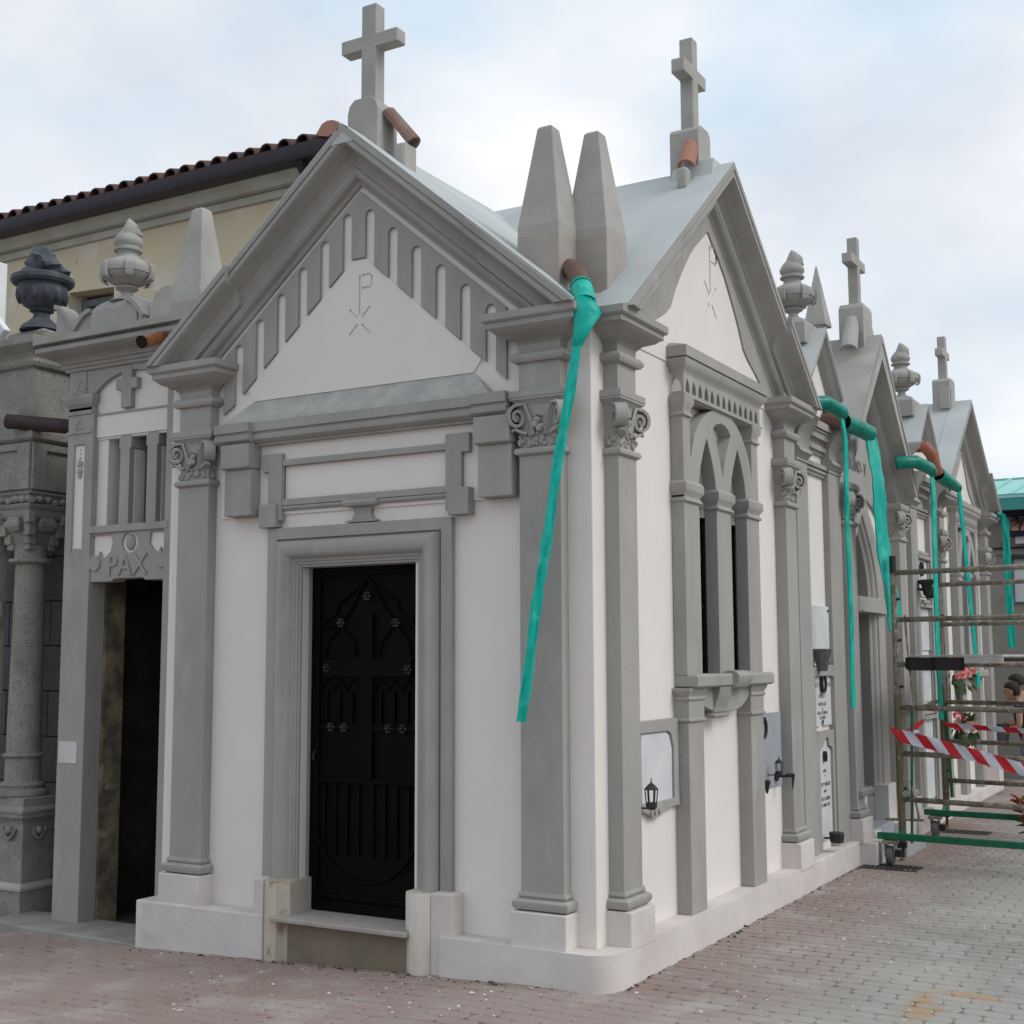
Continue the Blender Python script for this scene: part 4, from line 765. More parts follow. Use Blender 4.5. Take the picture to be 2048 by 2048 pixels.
for sx in (-1, 1):
    for sy in (-1, 1):
        q = MB()
        for k, (a, z0, z1) in enumerate(((.085, 2.37, 2.415), (.10, 2.41, 2.475), (.125, 2.468, 2.56), (.15, 2.555, 2.61))): q.box(pcx+sx*a-.030, pcx+sx*a+.030, pcy+sy*a-.030, pcy+sy*a+.030, z0, z1+.006*k)
        q.build('capital_leaf', 'stone', cp, bevel=.006)
for ax, sg in ((0, -1), (1, 1)):
    q = MB()
    if ax == 0: q.loft([[(pcx-.07+o, pcy-.155-d, z), (pcx+.07-o, pcy-.155-d, z), (pcx+.07-o, pcy-.08, z), (pcx-.07+o, pcy-.08, z)] for z, d, o in ((2.50, 0, .02), (2.535, .02, 0), (2.56, .022, 0), (2.60, .012, .02))])
    else: q.loft([[(pcx+.155+d, pcy-.07+o, z), (pcx+.155+d, pcy+.07-o, z), (pcx+.08, pcy+.07-o, z), (pcx+.08, pcy-.07+o, z)] for z, d, o in ((2.50, 0, .02), (2.535, .02, 0), (2.56, .022, 0), (2.60, .012, .02))])
    q.build('capital_boss', 'stone', cp, bevel=.004)
ex0, ex1, ey0, ey1 = -5.6, -4.475, .20, .75
def entb(prof, name, m='stone', bev=.006): return MB().loft([[(ex0-o, ey0-o, z), (ex1+o, ey0-o, z), (ex1+o, ey1, z), (ex0-o, ey1, z)] for o, z in prof]).build(name, m, C3, bevel=bev)
lf = entb([(-.02, 2.64), (.015, 2.655), (.03, 2.68), (.0, 2.70), (.012, 2.745), (.03, 2.765), (.0, 2.775)], 'leaf_course')
random.seed(5); q = MB()
for i in range(16): q.ball((ex1+.012-i*.07, ey0-.02, 2.715+random.uniform(-.01, .01)), .032, (1.1, .7, .8), 7, 4, .25)
for i in range(8): q.ball((ex1+.02, ey0+i*.068, 2.715+random.uniform(-.01, .01)), .032, (.7, 1.1, .8), 7, 4, .25)
q.build('leaf_carving', 'stone', lf, kind='stuff')
fb = entb([(-.005, 2.77), (-.005, 3.135)], 'frieze_block')
q = MB(lambda s, d, z: (s, ey0+.004-d, z)).plate([(ex1-.70, 2.79), (ex1-.005, 2.79), (ex1-.005, 3.12), (ex1-.70, 3.12)], [[(ex1-.62, 2.85), (ex1-.13, 2.85), (ex1-.13, 3.07), (ex1-.62, 3.07)]], 0, .022); q.build('frieze_panel', 'stone', fb, bevel=.004)
q = MB(lambda s, d, z: (ex1-.004+d, s, z)).plate([(ey0, 2.79), (ey0+.54, 2.79), (ey0+.54, 3.12), (ey0, 3.12)], [[(ey0+.12, 2.85), (ey0+.46, 2.85), (ey0+.46, 3.07), (ey0+.12, 3.07)]], 0, .022); q.build('frieze_panel', 'stone', fb, bevel=.004)
entb([(.0, 3.13), (.02, 3.14), (.035, 3.15), (.035, 3.205), (.0, 3.215)], 'frieze_cap')
MB().box(-5.6, -4.50, .215, .80, 3.20, 3.70).build('attic_block', 'stone', C3, bevel=.008)
MB().loft([[(-5.6-o, .215-o, z), (-4.50+o, .215-o, z), (-4.50+o, .8, z), (-5.6-o, .8, z)] for o, z in ((0, 3.66), (.03, 3.67), (.045, 3.70), (.03, 3.73), (.05, 3.76), (.10, 3.80), (.115, 3.81), (.115, 3.865), (.03, 3.885))]).build('attic_cornice', 'stone', C3, bevel=.006)
MB().loft([[(-4.78+o, .25+o, z), (-4.46-o, .25+o, z), (-4.46-o, .55-o, z), (-4.78+o, .55-o, z)] for o, z in ((-.03, 3.86), (-.03, 3.93), (.03, 3.965))]).build('urn_block', 'stone', C3, bevel=.01)
ud = MB().lathe(-4.585, .33, [(.15, 3.955), (.14, 3.985), (.10, 4.015), (.062, 4.05), (.055, 4.085), (.085, 4.10), (.08, 4.112), (.13, 4.14), (.165, 4.185), (.178, 4.24), (.172, 4.29), (.205, 4.295), (.222, 4.315), (.220, 4.345), (.19, 4.362), (.12, 4.366)], 22).build('bowl_urn', 'urnd', C3, smooth='auto')
for i in range(12):
    a = 2*math.pi*i/12; MB().ball((-4.585+.16*math.cos(a), .33+.16*math.sin(a), 4.215), .05, (.55, .55, 1.15), 7, 5).build('gadroon', 'urnd', ud, smooth='auto')
random.seed(11); q = MB(); fl = []
for j in range(10):
    t = j/9; r = .135*(1-t)**.55*(1+.10*math.sin(j*2.3))+.006; cx = -4.585+.030*math.sin(t*5); cy = .33+.02*math.cos(t*4)
    fl.append([(cx+r*(1+.28*math.sin(3*a+7*t)+.1*math.sin(5*a))*math.cos(a), cy+r*(1+.28*math.sin(3*a+7*t))*math.sin(a), 4.35+.24*t+.02*math.sin(2*a)) for a in [2*math.pi*i/16 for i in range(16)]])
q.loft(fl); q.build('stone_flame', 'urnd', ud, smooth='auto')
for j in range(9):
    for i in range(5):
        x1 = -4.035-i*.46-(j % 2)*.2; x0 = x1-.452
        if x0 < -6.2: continue
        MB().box(x0, min(x1, -4.03), .82, 1.0+random.uniform(0, .004), -.30+j*.335, .027+j*.335).build('ashlar_stone', 'ashlar', C3, bevel=.004)
MB().box(-6.2, -4.035, .835, .99, -.3, 2.70).build('wall_core', 'black', C3)
MB().hprism([(-5.2, .19), (-5.2, .0), (-4.47, .0), (-4.40, .08), (-4.22, .17), (-4.10, .20), (-4.10, .19+.5), (-5.2, .69)], -.4, -.135).build('base_slab', 'slab', C3, bevel=.02)
MB().tube([(-4.62, .10, 3.265), (-4.05, .36, 3.20)], .052, 14, cap=False).build('rusty_pipe', 'rust_pipe', C3, smooth='auto')
MB().tube([(-4.610, .105, 3.264), (-4.05, .36, 3.20)], .044, 12).build('black_pipe_plug', 'shade_black', C3)  # solid plug painted black as the shaded inside of the pipe
MB().box(-5.6, -4.83, .24, .32, .7, 2.62).build('door_jamb', 'stone', C3, bevel=.005)
MB(lambda s, d, z: (s, .238-d, z)).plate([(-4.885+.13*math.cos(R(a)), 1.93+.15*math.sin(R(a))) for a in range(0, 360, 15)], [[(-4.885+.085*math.cos(R(a)), 1.93+.10*math.sin(R(a))) for a in range(0, 360, 15)]], 0, .03).build('carved_ring', 'stone', C3, bevel=.006)
# white gabled tomb behind
t = thing('white_tomb', 'whitewashed tomb with sloping white roof at the far left edge', 'tomb', (-7.0, 1.6, 0))
MB().box(-8.2, -5.90, .95, 1.06, -.3, 4.86).build('wall', 'white', t, bevel=.01)
MB().loft([[(-8.2, y, 4.1), (-8.2, y, 4.45), (-5.86, y, 4.42), (-5.68, y, 4.24), (-5.90, y, 4.05)] for y in (.88, .945)]).build('sloped_coping', 'white', t, bevel=.01)

# ------------------------------------------------------------------ yellow house with tiled eave
C4 = thing('yellow_house', 'ochre plastered house with clay tile eave and dark gutter behind the chapels', 'house', (-10, 7, 0))
YF = 5.1; TY = lambda s, d, z: (s, YF-d, z)
MB(TY).plate([(-20, -.3), (-5.5, -.3), (-5.5, 7.0), (-20, 7.0)], [[(-9.86, 5.2), (-9.06, 5.2), (-9.06, 6.16), (-9.86, 6.20)]], -.35, 0).build('wall', 'yellow', C4)
MB().hprism([(-5.5, 5.1), (-10.3, 10.4), (-10.6, 10.2), (-5.95, 5.1)], -.3, 7.0).build('wall', 'yellow', C4)
wn = MB(TY).plate([(-9.86, 5.2), (-9.06, 5.2), (-9.06, 6.14), (-9.86, 6.14)], [[(-9.76, 5.25), (-9.50, 5.25), (-9.50, 6.05), (-9.76, 6.05)], [(-9.42, 5.25), (-9.14, 5.25), (-9.14, 6.05), (-9.42, 6.05)]], -.27, -.20).build('window', 'wframe', C4, bevel=.006)
MB(TY).box(-9.84, -9.46, -.29, -.272, 5.2, 6.12).build('pane', 'wframe', wn); MB(TY).box(-9.455, -9.08, -.30, -.28, 5.2, 6.12).build('pane', 'glass', wn)
MB(TY).box(-9.90, -9.02, -.33, -.31, 5.1, 6.3).build('black_window_backing', 'black', wn)  # black sheet painting the dimness behind the panes
MB(TY).box(-20, -5.5, 0, .05, 6.79, 6.885).build('cornice_band', 'cornice', C4, bevel=.006)
MB(TY).loft([[(s, 0, 6.89), (s, .14, 6.89), (s, .15, 6.905), (s, .19, 6.95), (s, .25, 6.99), (s, .25, 7.04), (s, 0, 7.04)] for s in (-20, -5.42)]).build('cornice', 'cornice', C4)
MB(TY).loft([[(s, .18, 7.04), (s, .24, 7.00), (s, .32, 6.98), (s, .42, 6.99), (s, .44, 7.02), (s, .44, 7.165), (s, .41, 7.165), (s, .18, 7.13)] for s in (-20, -5.18)]).build('gutter', 'gutter', C4, smooth='auto')
MB(TY).loft([[(-5.92+k*.02, .30-k*.06, 7.0-k*.11), (-5.81-k*.02, .30-k*.06, 7.0-k*.11), (-5.81-k*.02, .40-k*.06, 7.0-k*.11), (-5.92+k*.02, .40-k*.06, 7.0-k*.11)] for k in (0, 1, 1.8)]).build('gutter_outlet', 'gutter', C4)
sl = math.tan(R(20)); ZT = 7.155
MB().loft([[(-20, 4.74, ZT-.06+o), (-5.3, 4.74, ZT-.06+o), (-10.2, 9.9, ZT-.06+o+5.16*sl), (-20, 9.9, ZT-.06+o+5.16*sl)] for o in (0, .05)]).build('roof_deck', 'tile', C4)
def tile_mesh():
    q = MB(); n = 6; o_ = []
    for y, z, r_ in ((0, 0, .098), (.48, .48*sl, .078)):
        o_.append([(r_*math.cos(R(180*k/n)), y, z+r_*1.05*math.sin(R(180*k/n))) for k in range(n+1)]+[((r_-.016)*math.cos(R(180*k/n)), y, z+(r_-.016)*1.05*math.sin(R(180*k/n))) for k in range(n, -1, -1)])
    q.loft(o_); return q
tp = tile_mesh().build('roof_tile', 'tile', C4, smooth='auto'); tm = tp.data; bpy.data.objects.remove(tp)
for i in range(37):
    for j in range(5):
        x = -5.80-.2435*i
        if x > -5.55-j*.40*.95: continue
        o = bpy.data.objects.new('roof_tile', tm); COL.objects.link(o); o.location = (x+random.gauss(0, .008), YF-.445+j*.40, ZT+j*.40*sl+(.012 if j else 0)); o.rotation_euler = (0, 0, random.gauss(0, .02)); attach(o, C4)
for k in range(6):
    a = Vector((-5.38-.29*k, YF-.42+.31*k, ZT+.02+.31*k*sl)); b_ = Vector((-5.38-.29*(k+1.15), YF-.42+.31*(k+1.15), ZT+.02+.31*(k+1.15)*sl))
    t_ = (b_-a).normalized(); sd_ = t_.cross(Vector((0, 0, 1))).normalized(); u_ = sd_.cross(t_)
    MB().loft([[tuple(p+(sd_*math.cos(R(g))+u_*math.sin(R(g)))*rr) for g in range(-10, 191, 25)] for p, rr in ((a, .15), (b_, .125))]).build('hip_tile', 'tilep', C4, smooth='auto')

# ------------------------------------------------------------------ link bays along the lane
def link_bay(dy, label, name='link_bay'):
    T = side(0, dy); c = thing(name, label, 'chapel bay', (0, 3.8+dy, 0), 'narrow link bays between the gabled chapels')
    MB(T).box(3.17, 4.40, -1.6, -.002, -.2, 3.36).build('wall', 'plaster', c)
    for a, b_ in ((3.222, 3.50), (4.035, 4.365)):
        MB(T).box(a, b_, -.01, .05, .17, 3.10).build('pier', 'grey', c, bevel=.004)
        q = MB(T); q.loft([[(s, -.01, 3.06), (s, .055, 3.06), (s, .075, 3.085), (s, .095, 3.095), (s, .085, 3.12), (s, .065, 3.14), (s, .065, 3.20), (s, .085, 3.26), (s, .13, 3.32), (s, .155, 3.375), (s, -.01, 3.375)] for s in (a-.01, b_+.01)]); q.build('console', 'grey', c, smooth='auto')
        MB(T).box(a-.01, b_+.01, 0, .06, 3.035, 3.052).build('pier_band', 'grey', c)
    q = MB(T)
    for (d, z0, z1) in ((.02, 3.155, 3.18), (.045, 3.18, 3.215), (.03, 3.215, 3.262), (.07, 3.262, 3.31), (.085, 3.31, 3.322), (.06, 3.322, 3.33), (.10, 3.33, 3.385)): q.box(3.50, 4.035, -.01, d, z0, z1)
    q.build('cornice', 'grey', c)
    q = MB(T)
    for (d, z0, z1) in ((.02, 2.985, 3.01), (.035, 3.01, 3.03), (.02, 3.03, 3.042), (.045, 3.042, 3.075)): q.box(3.50, 4.035, -.01, d, z0, z1)
    q.build('architrave', 'grey', c)
    MB(T).box(3.16, 4.42, -.01, .118, -.25, .177).build('plinth', 'plinth', c, bevel=.008)
    # little gable carrying the urn
    ap, ce = 4.13, 3.84
    MB(T).plate([(3.40, 3.36), (4.28, 3.36), (4.18, 3.72), (ce, 4.05), (3.50, 3.72)], [], -.35, .02).build('gable_wall', 'plaster', c)
    pr_ = [(0, -.34), (0, .13), (.03, .13), (.05, .12), (.055, .105), (.10, .07), (.13, .022), (.16, .02), (.16, -.34)]
    rake(T, ce, ap, 1.06, .42, pr_, c, 'raking_cornice', 'grey', cut=(0, .43))
    MB(T).loft([[(ce-.42, d, ap-.425), (ce, d, ap+.014), (ce+.42, d, ap-.425), (ce, d, ap-.1)] for d in (-.35, .0)]).build('roof', 'roofc', c)
    roof_sheet(T, ce, ap, 1.06, .42, -.02, .128, c)
    MB(T).stack(ce-.20, ce+.20, -.30, .02, [(.0, 0, 4.0), (.0, 0, 4.16), (-.02, -.02, 4.19), (-.07, -.06, 4.215), (-.09, -.08, 4.22)]).build('urn_pedestal', 'grey', c, bevel=.006)
    urn(-.13, 3.84+dy, 4.215, c, k=.80, seed=int(dy)+2)
    return c
B2 = link_bay(0, 'narrow link bay with three white plaques and an urn, beside the corner chapel')
B4 = link_bay(3.53, 'narrow link bay with stacked white panels and an urn, behind the scaffold')
# ------------------------------------------------------------------ chapel with the family name
C5 = thing('pointed_chapel', 'grey chapel with pointed doorway, steep gable and RABINO lettering', 'chapel', (-1, 5.38, 0))
TR = side(-.08)
AS = lambda n=10: [(4.885, .4), (5.605, .4)]
MB(TR).plate([(4.41, -.2), (6.70, -.2), (6.70, 3.1), (5.38, 4.30), (4.41, 3.25)], [lancet(4.885, 5.605, .18, 2.10, 2.74)], -.30, 0).build('wall', 'plaster', C5)
MB(TR).plate([(4.62, 2.62), (4.70, 2.78), (4.87, 2.90), (5.03, 2.97), (5.25, 2.99), (5.55, 2.98), (5.80, 2.92), (6.06, 2.80), (6.06, 3.30), (5.38, 4.00), (4.62, 3.20)], [], .0005, .03).build('name_panel', 'grey', C5)
tx = text_obj('RABINO - V', .150, (-.046, 4.955, 3.195), (0, 1, 0), (0, 0, 1), 'fadedletter', C5, 'name_lettering', .003, xs=.76)
text_obj('T', .150, (-.046, 6.14, 3.17), (0, 1, 0), (0, 0, 1), 'fadedletter', C5, 'name_lettering', .003, xs=.72)
text_obj('P', .22, (-.046, 5.63, 3.68), (0, 1, 0), (0, 0, 1), 'fadedletter', C5, 'monogram', .003, xs=.7)
text_obj('X', .18, (-.046, 5.60, 3.50), (0, 1, 0), (0, 0, 1), 'fadedletter', C5, 'monogram', .003, xs=.7)
MB(TR).loft([[(s, -.01, 2.93), (s, .03, 2.93), (s, .05, 2.95), (s, .05, 2.97), (s, .07, 2.975), (s, .07, 3.01), (s, .03, 3.02), (s, -.01, 3.02)] for s in (4.40, 4.85)]).build('string_course', 'grey', C5)
MB(TR).loft([[(s, -.01, 2.93), (s, .03, 2.93), (s, .05, 2.95), (s, .05, 2.97), (s, .07, 2.975), (s, .07, 3.01), (s, .03, 3.02), (s, -.01, 3.02)] for s in (5.78, 6.70)]).build('string_course', 'grey', C5)
def arch_frame(T, sl, sr, zb, zs, za, wdt, prof, name, parent):
    """moulding that follows a pointed opening; prof = [(offset outward, d)]"""
    lps = []
    for off, d in prof:
        pts = lancet(sl-off, sr+off, zb, zs, za+off*1.15, 10); ring = [pts[0]]+pts[:0:-1]
        lps.append([(p[0], d, p[1]) for p in ring])
    vs = [p for l in lps for p in l]; n = len(lps[0]); fs = []
    for k in range(len(lps)-1):
        for j in range(n-1): fs.append((k*n+j, k*n+j+1, (k+1)*n+j+1, (k+1)*n+j))
    q = MB(T); q.add(vs, fs); return q.build(name, 'grey', parent, smooth='auto')
arch_frame(TR, 4.885, 5.605, .40, 2.10, 2.74, .2, [(-.004, -.31), (-.004, .0), (.015, .015), (.03, .015), (.035, .03), (.05, .045), (.07, .05), (.075, .065), (.12, .08), (.17, .09), (.215, .085), (.225, .05), (.225, -.01)], 'door_arch', C5)
MB(TR).stack(4.63, 5.86, -.16, .11, [(0, 0, 1.972), (0, 0, 2.105)]).build('transom', 'grey', C5, bevel=.006)
MB(TR).stack(4.98, 5.60, -.02, .112, [(0, 0, 1.975), (0, .006, 1.978), (0, .006, 1.992), (0, 0, 1.995)]).build('transom_fillet', 'grey', C5)
dr = MB(TR).box(4.89, 5.02, -.36, -.33, .24, 1.965).build('door_leaf', 'door', C5)
MB(lambda s, d, z: (-.44-.62*s, 5.0+.16*s+d, z)).box(0, 1, 0, .03, .24, 1.96).build('door_leaf', 'iron', C5)
q = MB(TR)
for x in (5.06, 5.14): q.box(x, x+.014, -.24, -.225, .26, 1.96)
for z in (.6, 1.1, 1.6): q.box(4.89, 5.2, -.245, -.228, z, z+.02)
q.build('door_bars', 'iron', C5)
MB(TR).box(4.88, 5.61, -.335, -.325, 2.11, 2.80).build('fanlight', 'glass', C5)
for k in range(9):
    a = R(20*k+10); MB(TR).tube([(5.245+.02*math.cos(a), -.29, 2.12), (5.245+.30*math.cos(a), -.29, 2.12+.56*math.sin(a)*.9)], .008, 5).build('fanlight_bar', 'iron', dr)
MB(TR).box(4.5, 6.0, -1.4, -1.35, -.1, 2.9).build('back_wall', 'inner', C5)
MB(TR).box(4.5, 4.55, -1.35, -.31, -.1, 2.9).build('inner_wall', 'inner', C5); MB(TR).box(5.95, 6.0, -1.35, -.31, -.1, 2.9).build('inner_wall', 'inner', C5); MB(TR).box(4.5, 6.0, -1.35, -.31, 2.85, 2.9).build('ceiling', 'inner', C5)
MB(TR).box(4.5, 6.0, -1.35, -.31, .05, .16).build('inner_floor', 'raw', C5)
for a, b_ in ((4.375, 4.60), (6.06, 6.285)): pilaster(side(-.08), a, b_, C5, d=.18, slab=False)
for a, b_, c_ in ((4.62, 4.90, .52), (5.60, 5.86, .50)):
    MB(TR).box(a, b_, -.01, .12, .15, c_).build('jamb_foot', 'plinth', C5, bevel=.006); 
MB(TR).stack(4.44, 4.74, .0, .20, [(.0, 0, .50), (.012, .012, .515), (.014, .014, .55), (0, 0, .565)]).build('jamb_roll', 'grey', C5, smooth='auto')
MB(TR).box(4.40, 4.90, -.01, .225, -.25, .205).build('plinth', 'plinth', C5, bevel=.008); MB(TR).box(4.35, 4.92, -.01, .33, -.25, .172).build('plinth', 'plinth', C5, bevel=.008); MB(TR).box(5.60, 6.71, -.01, .225, -.25, .18).build('plinth', 'plinth', C5, bevel=.008)
MB(TR).box(4.925, 5.595, -.3, .42, -.25, .10).build('door_step', 'greymarble', C5, bevel=.008); MB(TR).box(4.90, 5.598, -.3, .16, .10, .20).build('door_step', 'greymarble', C5, bevel=.008)
RA, RC, RM = 4.40, 5.40, 1.07
rp = [(0, -.02), (0, .26), (.045, .26), (.05, .25), (.095, .245), (.11, .21), (.13, .15), (.17, .11), (.24, .10), (.26, .095), (.29, .095), (.315, .06), (.33, .03), (.33, -.02)]
rake(TR, RC, RA, RM, 1.12, rp, C5, cut=(0, 1.13))
MB(TR).loft([[(RC-1.13, d, RA-RM*1.13+.004), (RC, d, RA+.004), (RC+1.13, d, RA-RM*1.13+.004), (RC+1.13, d, RA-RM*1.13-.05), (RC, d, RA-.25), (RC-1.13, d, RA-RM*1.13-.05)] for d in (-2.6, -.5)]).build('roof', 'roofc', C5)
MB(TR).loft([[(RC-1.16, d, RA-RM*1.16+.03), (RC-.13, d, RA-RM*.13+.035), (RC, d, RA+.02), (RC+.13, d, RA-RM*.13+.03), (RC+1.13, d, RA-RM*1.13+.01), (RC+1.10, d, RA-RM*1.13-.1), (RC, d, RA-.2), (RC-1.10, d, RA-RM*1.13-.1)] for d in (-.5, .25)]).build('gable_coping', 'raw', C5)
rel_cross(TR, 5.42, .02, 4.60, 0, 5.06, .085, .225, 5.33, .045, .045, C5, [(0, 0, 4.05), (0, 0, 4.66), (-.02, -.01, 4.70)], bs=.15, bd=.11)
q = ridge_tile((-.06, 5.30, 4.55), (-.05, 5.13, 4.25), .065, 'raw', C5)
def spire(x, y, zb, zt, r_, parent, base=True):
    sp = MB().lathe(x, y, [(r_, zb), (r_*.98, zb+.03), (.012, zt-.02), (.004, zt)], 4, ph=R(45)).build('spire', 'raw', parent, bevel=.005)
    MB().lathe(x, y, [(r_*.36, zb-.5), (r_*.36, zb-.12), (r_*.55, zb-.09), (r_*.55, zb-.06), (r_*.4, zb-.05), (r_*.62, zb-.012), (r_*.62, zb)], 12).build('spire_base', 'raw', sp, smooth='auto')
spire(-.33, 5.18, 4.50, 5.06, .135, C5); spire(-.33, 7.02, 4.40, 4.95, .13, C5)

# ------------------------------------------------------------------ second gabled chapel, further along the lane
C6 = thing('twin_gable_chapel', 'white and grey gabled chapel with twin lancets beyond the scaffold', 'chapel', (-1, 9.5, 0))
Y6, K6 = 7.954, .938; T6 = side(-.037, Y6, K6, -.064)
MB(T6).plate([(-.0, -.2), (3.16, -.2), (3.16, 3.42), (SC, 4.55), (-.0, 3.42)], [], -.25, 0).build('wall', 'plaster', C6)
MB(T6).box(.0, 3.16, -2.6, -.252, -.2, 3.3).build('body', 'plaster', C6)
MB(T6).box(.0, 3.17, -.01, .128, -.2, .177).build('plinth', 'plinth', C6, bevel=.008)
for a, b_ in ((.141, .364), (2.861, 3.093)): pilaster(T6, a, b_, C6, d=.084, hs=.180, hd=.121)
A6 = 4.60; M6 = (A6-3.394)/1.64
rake(T6, SC, A6, M6, 1.6, RAKE_OUT, C6, cut=(0, 1.0)); rake(T6, SC, A6, M6, 1.6, RAKE_OUT, C6, cut=(1.0, 1.64), dofs=.034, zc=3.329)
rake(T6, SC, A6, M6, 1.3, RAKE_IN, C6, 'rake_moulding', cut=(0, 1.26))
for sg in (-1, 1): MB(T6).stack(SC+sg*1.305-.07, SC+sg*1.305+.07, -.02, .085, [(0, 0, 3.39), (0, 0, 3.455), (-.02, -.01, 3.475)]).build('moulding_stop', 'grey', C6)
MB(T6).loft([[(SC-1.64, d, A6-M6*1.64), (SC, d, A6+.003), (SC+1.64, d, A6-M6*1.64), (SC, d, A6-.3)] for d in (-2.6, .0)]).build('roof', 'roofc', C6)
w6 = MB(T6).plate([(JT[0], 1.498), (JT[1], 1.498), (JT[1], 3.12), (JT[0], 3.12)], [lancet(1.252, 1.535, 1.503, 2.55, 2.915), lancet(1.778, 2.066, 1.503, 2.55, 2.92), [(1.128, 3.104), (1.128, 2.75), (1.19, 2.89), (1.32, 3.02), (1.50, 3.104)], [(2.180, 3.104), (1.83, 3.104), (2.0, 3.02), (2.13, 2.88), (2.180, 2.74)], [(1.652, 2.70), (1.755, 2.92), (1.805, 2.985), (1.70, 3.04), (1.55, 3.022), (1.50, 2.99)]], .002, .082).build('twin_lancet_window', 'grey', C6)
MB(T6).box(1.24, 1.545, .001, .012, 1.50, 2.93).build('window_glass', 'wframe', w6); MB(T6).box(1.77, 2.07, .001, .012, 1.50, 2.93).build('window_glass', 'wframe', w6)
MB(T6).plate([(1.028, 3.122), (2.345, 3.122), (2.345, 3.252), (1.028, 3.252)], nic, .012, .088).build('arcaded_band', 'grey', C6); MB(T6).box(1.03, 2.343, -.01, .022, 3.124, 3.25).build('band_backing', 'plaster', C6)
MB(T6).stack(1.028, 2.345, -.01, .088, [(0, 0, 3.250), (.006, .006, 3.262), (.04, .03, 3.295), (.054, .038, 3.330), (.040, .03, 3.338), (.058, .044, 3.340), (.058, .044, 3.402), (.02, -.06, 3.43)]).build('window_hood', 'grey', C6)
MB(T6).stack(1.02, 2.345, -.01, .145, [(-.02, -.02, 1.425), (0, 0, 1.436), (0, 0, 1.492), (-.012, -.012, 1.505)]).build('window_sill', 'grey', C6)
for a, bb in ((1.022, 1.252), (1.535, 1.778), (2.066, 2.300)): MB(T6).stack(a, bb, .0, .083, [(0, 0, 2.492), (.014, .014, 2.5), (.002, .002, 2.53), (.022, .022, 2.56), (.022, .022, 2.602), (0, 0, 2.61)]).build('impost', 'grey', w6)
for a, bb in ((1.008, 1.232), (2.028, 2.265)): MB(T6).box(a, bb, -.01, .09, .178, 1.43).build('lower_pilaster', 'grey', C6)
MB(T6).plate(half[::-1]+mir+[(3.01, 3.32), (3.01, 3.36), (SC, A6-.25), (.30, 3.36), (.30, 3.32)], [], .0005, .016).build('ogee_border', 'grey', C6)
rel_cross(T6, SC-.02, -.10, 4.70, 0, 5.13, .085, .20, 5.38, .05, .045, C6, [(0, 0, 4.30), (0, 0, 4.83), (-.02, 0, 4.85), (-.05, 0, 4.865)], bs=.15, bd=.10)
MB(T6).box(SC-.20, SC-.12, -.12, .0, 4.50, 4.74).build('ridge_block', 'raw', C6, bevel=.01)
obelisk(-.35, Y6-.10, C6, zt=4.28, zm=3.8); roof_sheet(T6, SC, A6, M6, 1.63, -.02, .203, C6)
for (x, y, a_) in ((.02, 8.30, 1), (.03, 10.25, 1)): pass

# ------------------------------------------------------------------ plaques of the link bays
p1 = plaque(SIDE, [(3.555, 1.568), (4.03, 1.568), (4.03, 1.985), (3.555, 1.985)], .022, 'memorial_plaque', 'faded white marble plaque above a dark flower holder, uppermost of three in the bay', 'marble')
random.seed(4)
for k, (w_, z) in enumerate(((.03, 1.93), (.20, 1.865), (.26, 1.83), (.28, 1.795), (.30, 1.76), (.22, 1.725), (.14, 1.69))): MB(SIDE).box(3.79-w_/2, 3.79+w_/2, .0222, .0228, z, z+.012).build('worn_line', 'marble', p1)
for s_, z in ((3.99, 1.95), (3.99, 1.60)): MB(SIDE).tube([(s_, .022, z), (s_, .032, z)], .008, 8).build('fixing_stud', 'stud', p1)
t = thing('flower_vase', 'dark faceted cone flower holder on the uppermost white plaque', 'vase', (.06, 3.64, 1.50)); MB(SIDE).lathe(3.645, .075, [(.035, 1.495), (.038, 1.50), (.072, 1.655), (.066, 1.66)], 8).build('cone', 'vase', t); MB(SIDE).box(3.635, 3.655, .022, .06, 1.60, 1.62).build('clip', 'iron', t)
p2 = plaque(SIDE, [(3.555, 1.085), (3.76, 1.085), (3.77, 1.115), (3.80, 1.135), (3.83, 1.115), (3.845, 1.085), (4.055, 1.085), (4.055, 1.40), (4.04, 1.435), (4.0, 1.455), (3.555, 1.455)], .018, 'memorial_plaque', 'white marble plaque with dark oval photo frame and grey lettering', 'marble')
MB(SIDE).plate([(3.50, 1.05), (3.555, 1.05), (3.555, 1.456), (4.0, 1.456), (4.042, 1.437), (4.056, 1.40), (4.056, 1.05), (4.16, 1.05), (4.16, 1.53), (3.84, 1.545), (3.50, 1.52)], [], .001, .045).build('plaque_border', 'grey', p2, bevel=.005)
oval(SIDE, 3.80, 1.405, .058, .075, .022, p2)
for k, (tx_, z, sz) in enumerate((('ORETO', 1.375, .045), ('GIOSER', 1.375, .045), ('ATESLETT', 1.295, .045), ('VEDOVA D.LUI', 1.235, .036), ('L A', 1.20, .034), ('NATA LI 2 FEBB NE', 1.17, .036), ('TO LORENT', 1.135, .036), ('1928', 1.105, .034))):
    xo = 3.60 if k == 0 else (3.905 if k == 1 else 3.80)
    text_obj(tx_, sz, (.0185, xo, z), (0, 1, 0), (0, 0, 1), 'letter' if k > 1 else 'fadedletter', p2, 'inscription', .0008, 'LEFT' if k < 2 else 'CENTER', .82)
p3 = plaque(SIDE, [(3.66, .24), (3.985, .25), (3.985, .895), (3.955, .92), (3.90, .93), (3.885, .98), (3.85, 1.0), (3.80, .98), (3.76, .935), (3.70, .925), (3.66, .90)], .016, 'memorial_plaque', 'tall white plaque with arched top and small oval photo, lowest of three in the bay', 'marble')
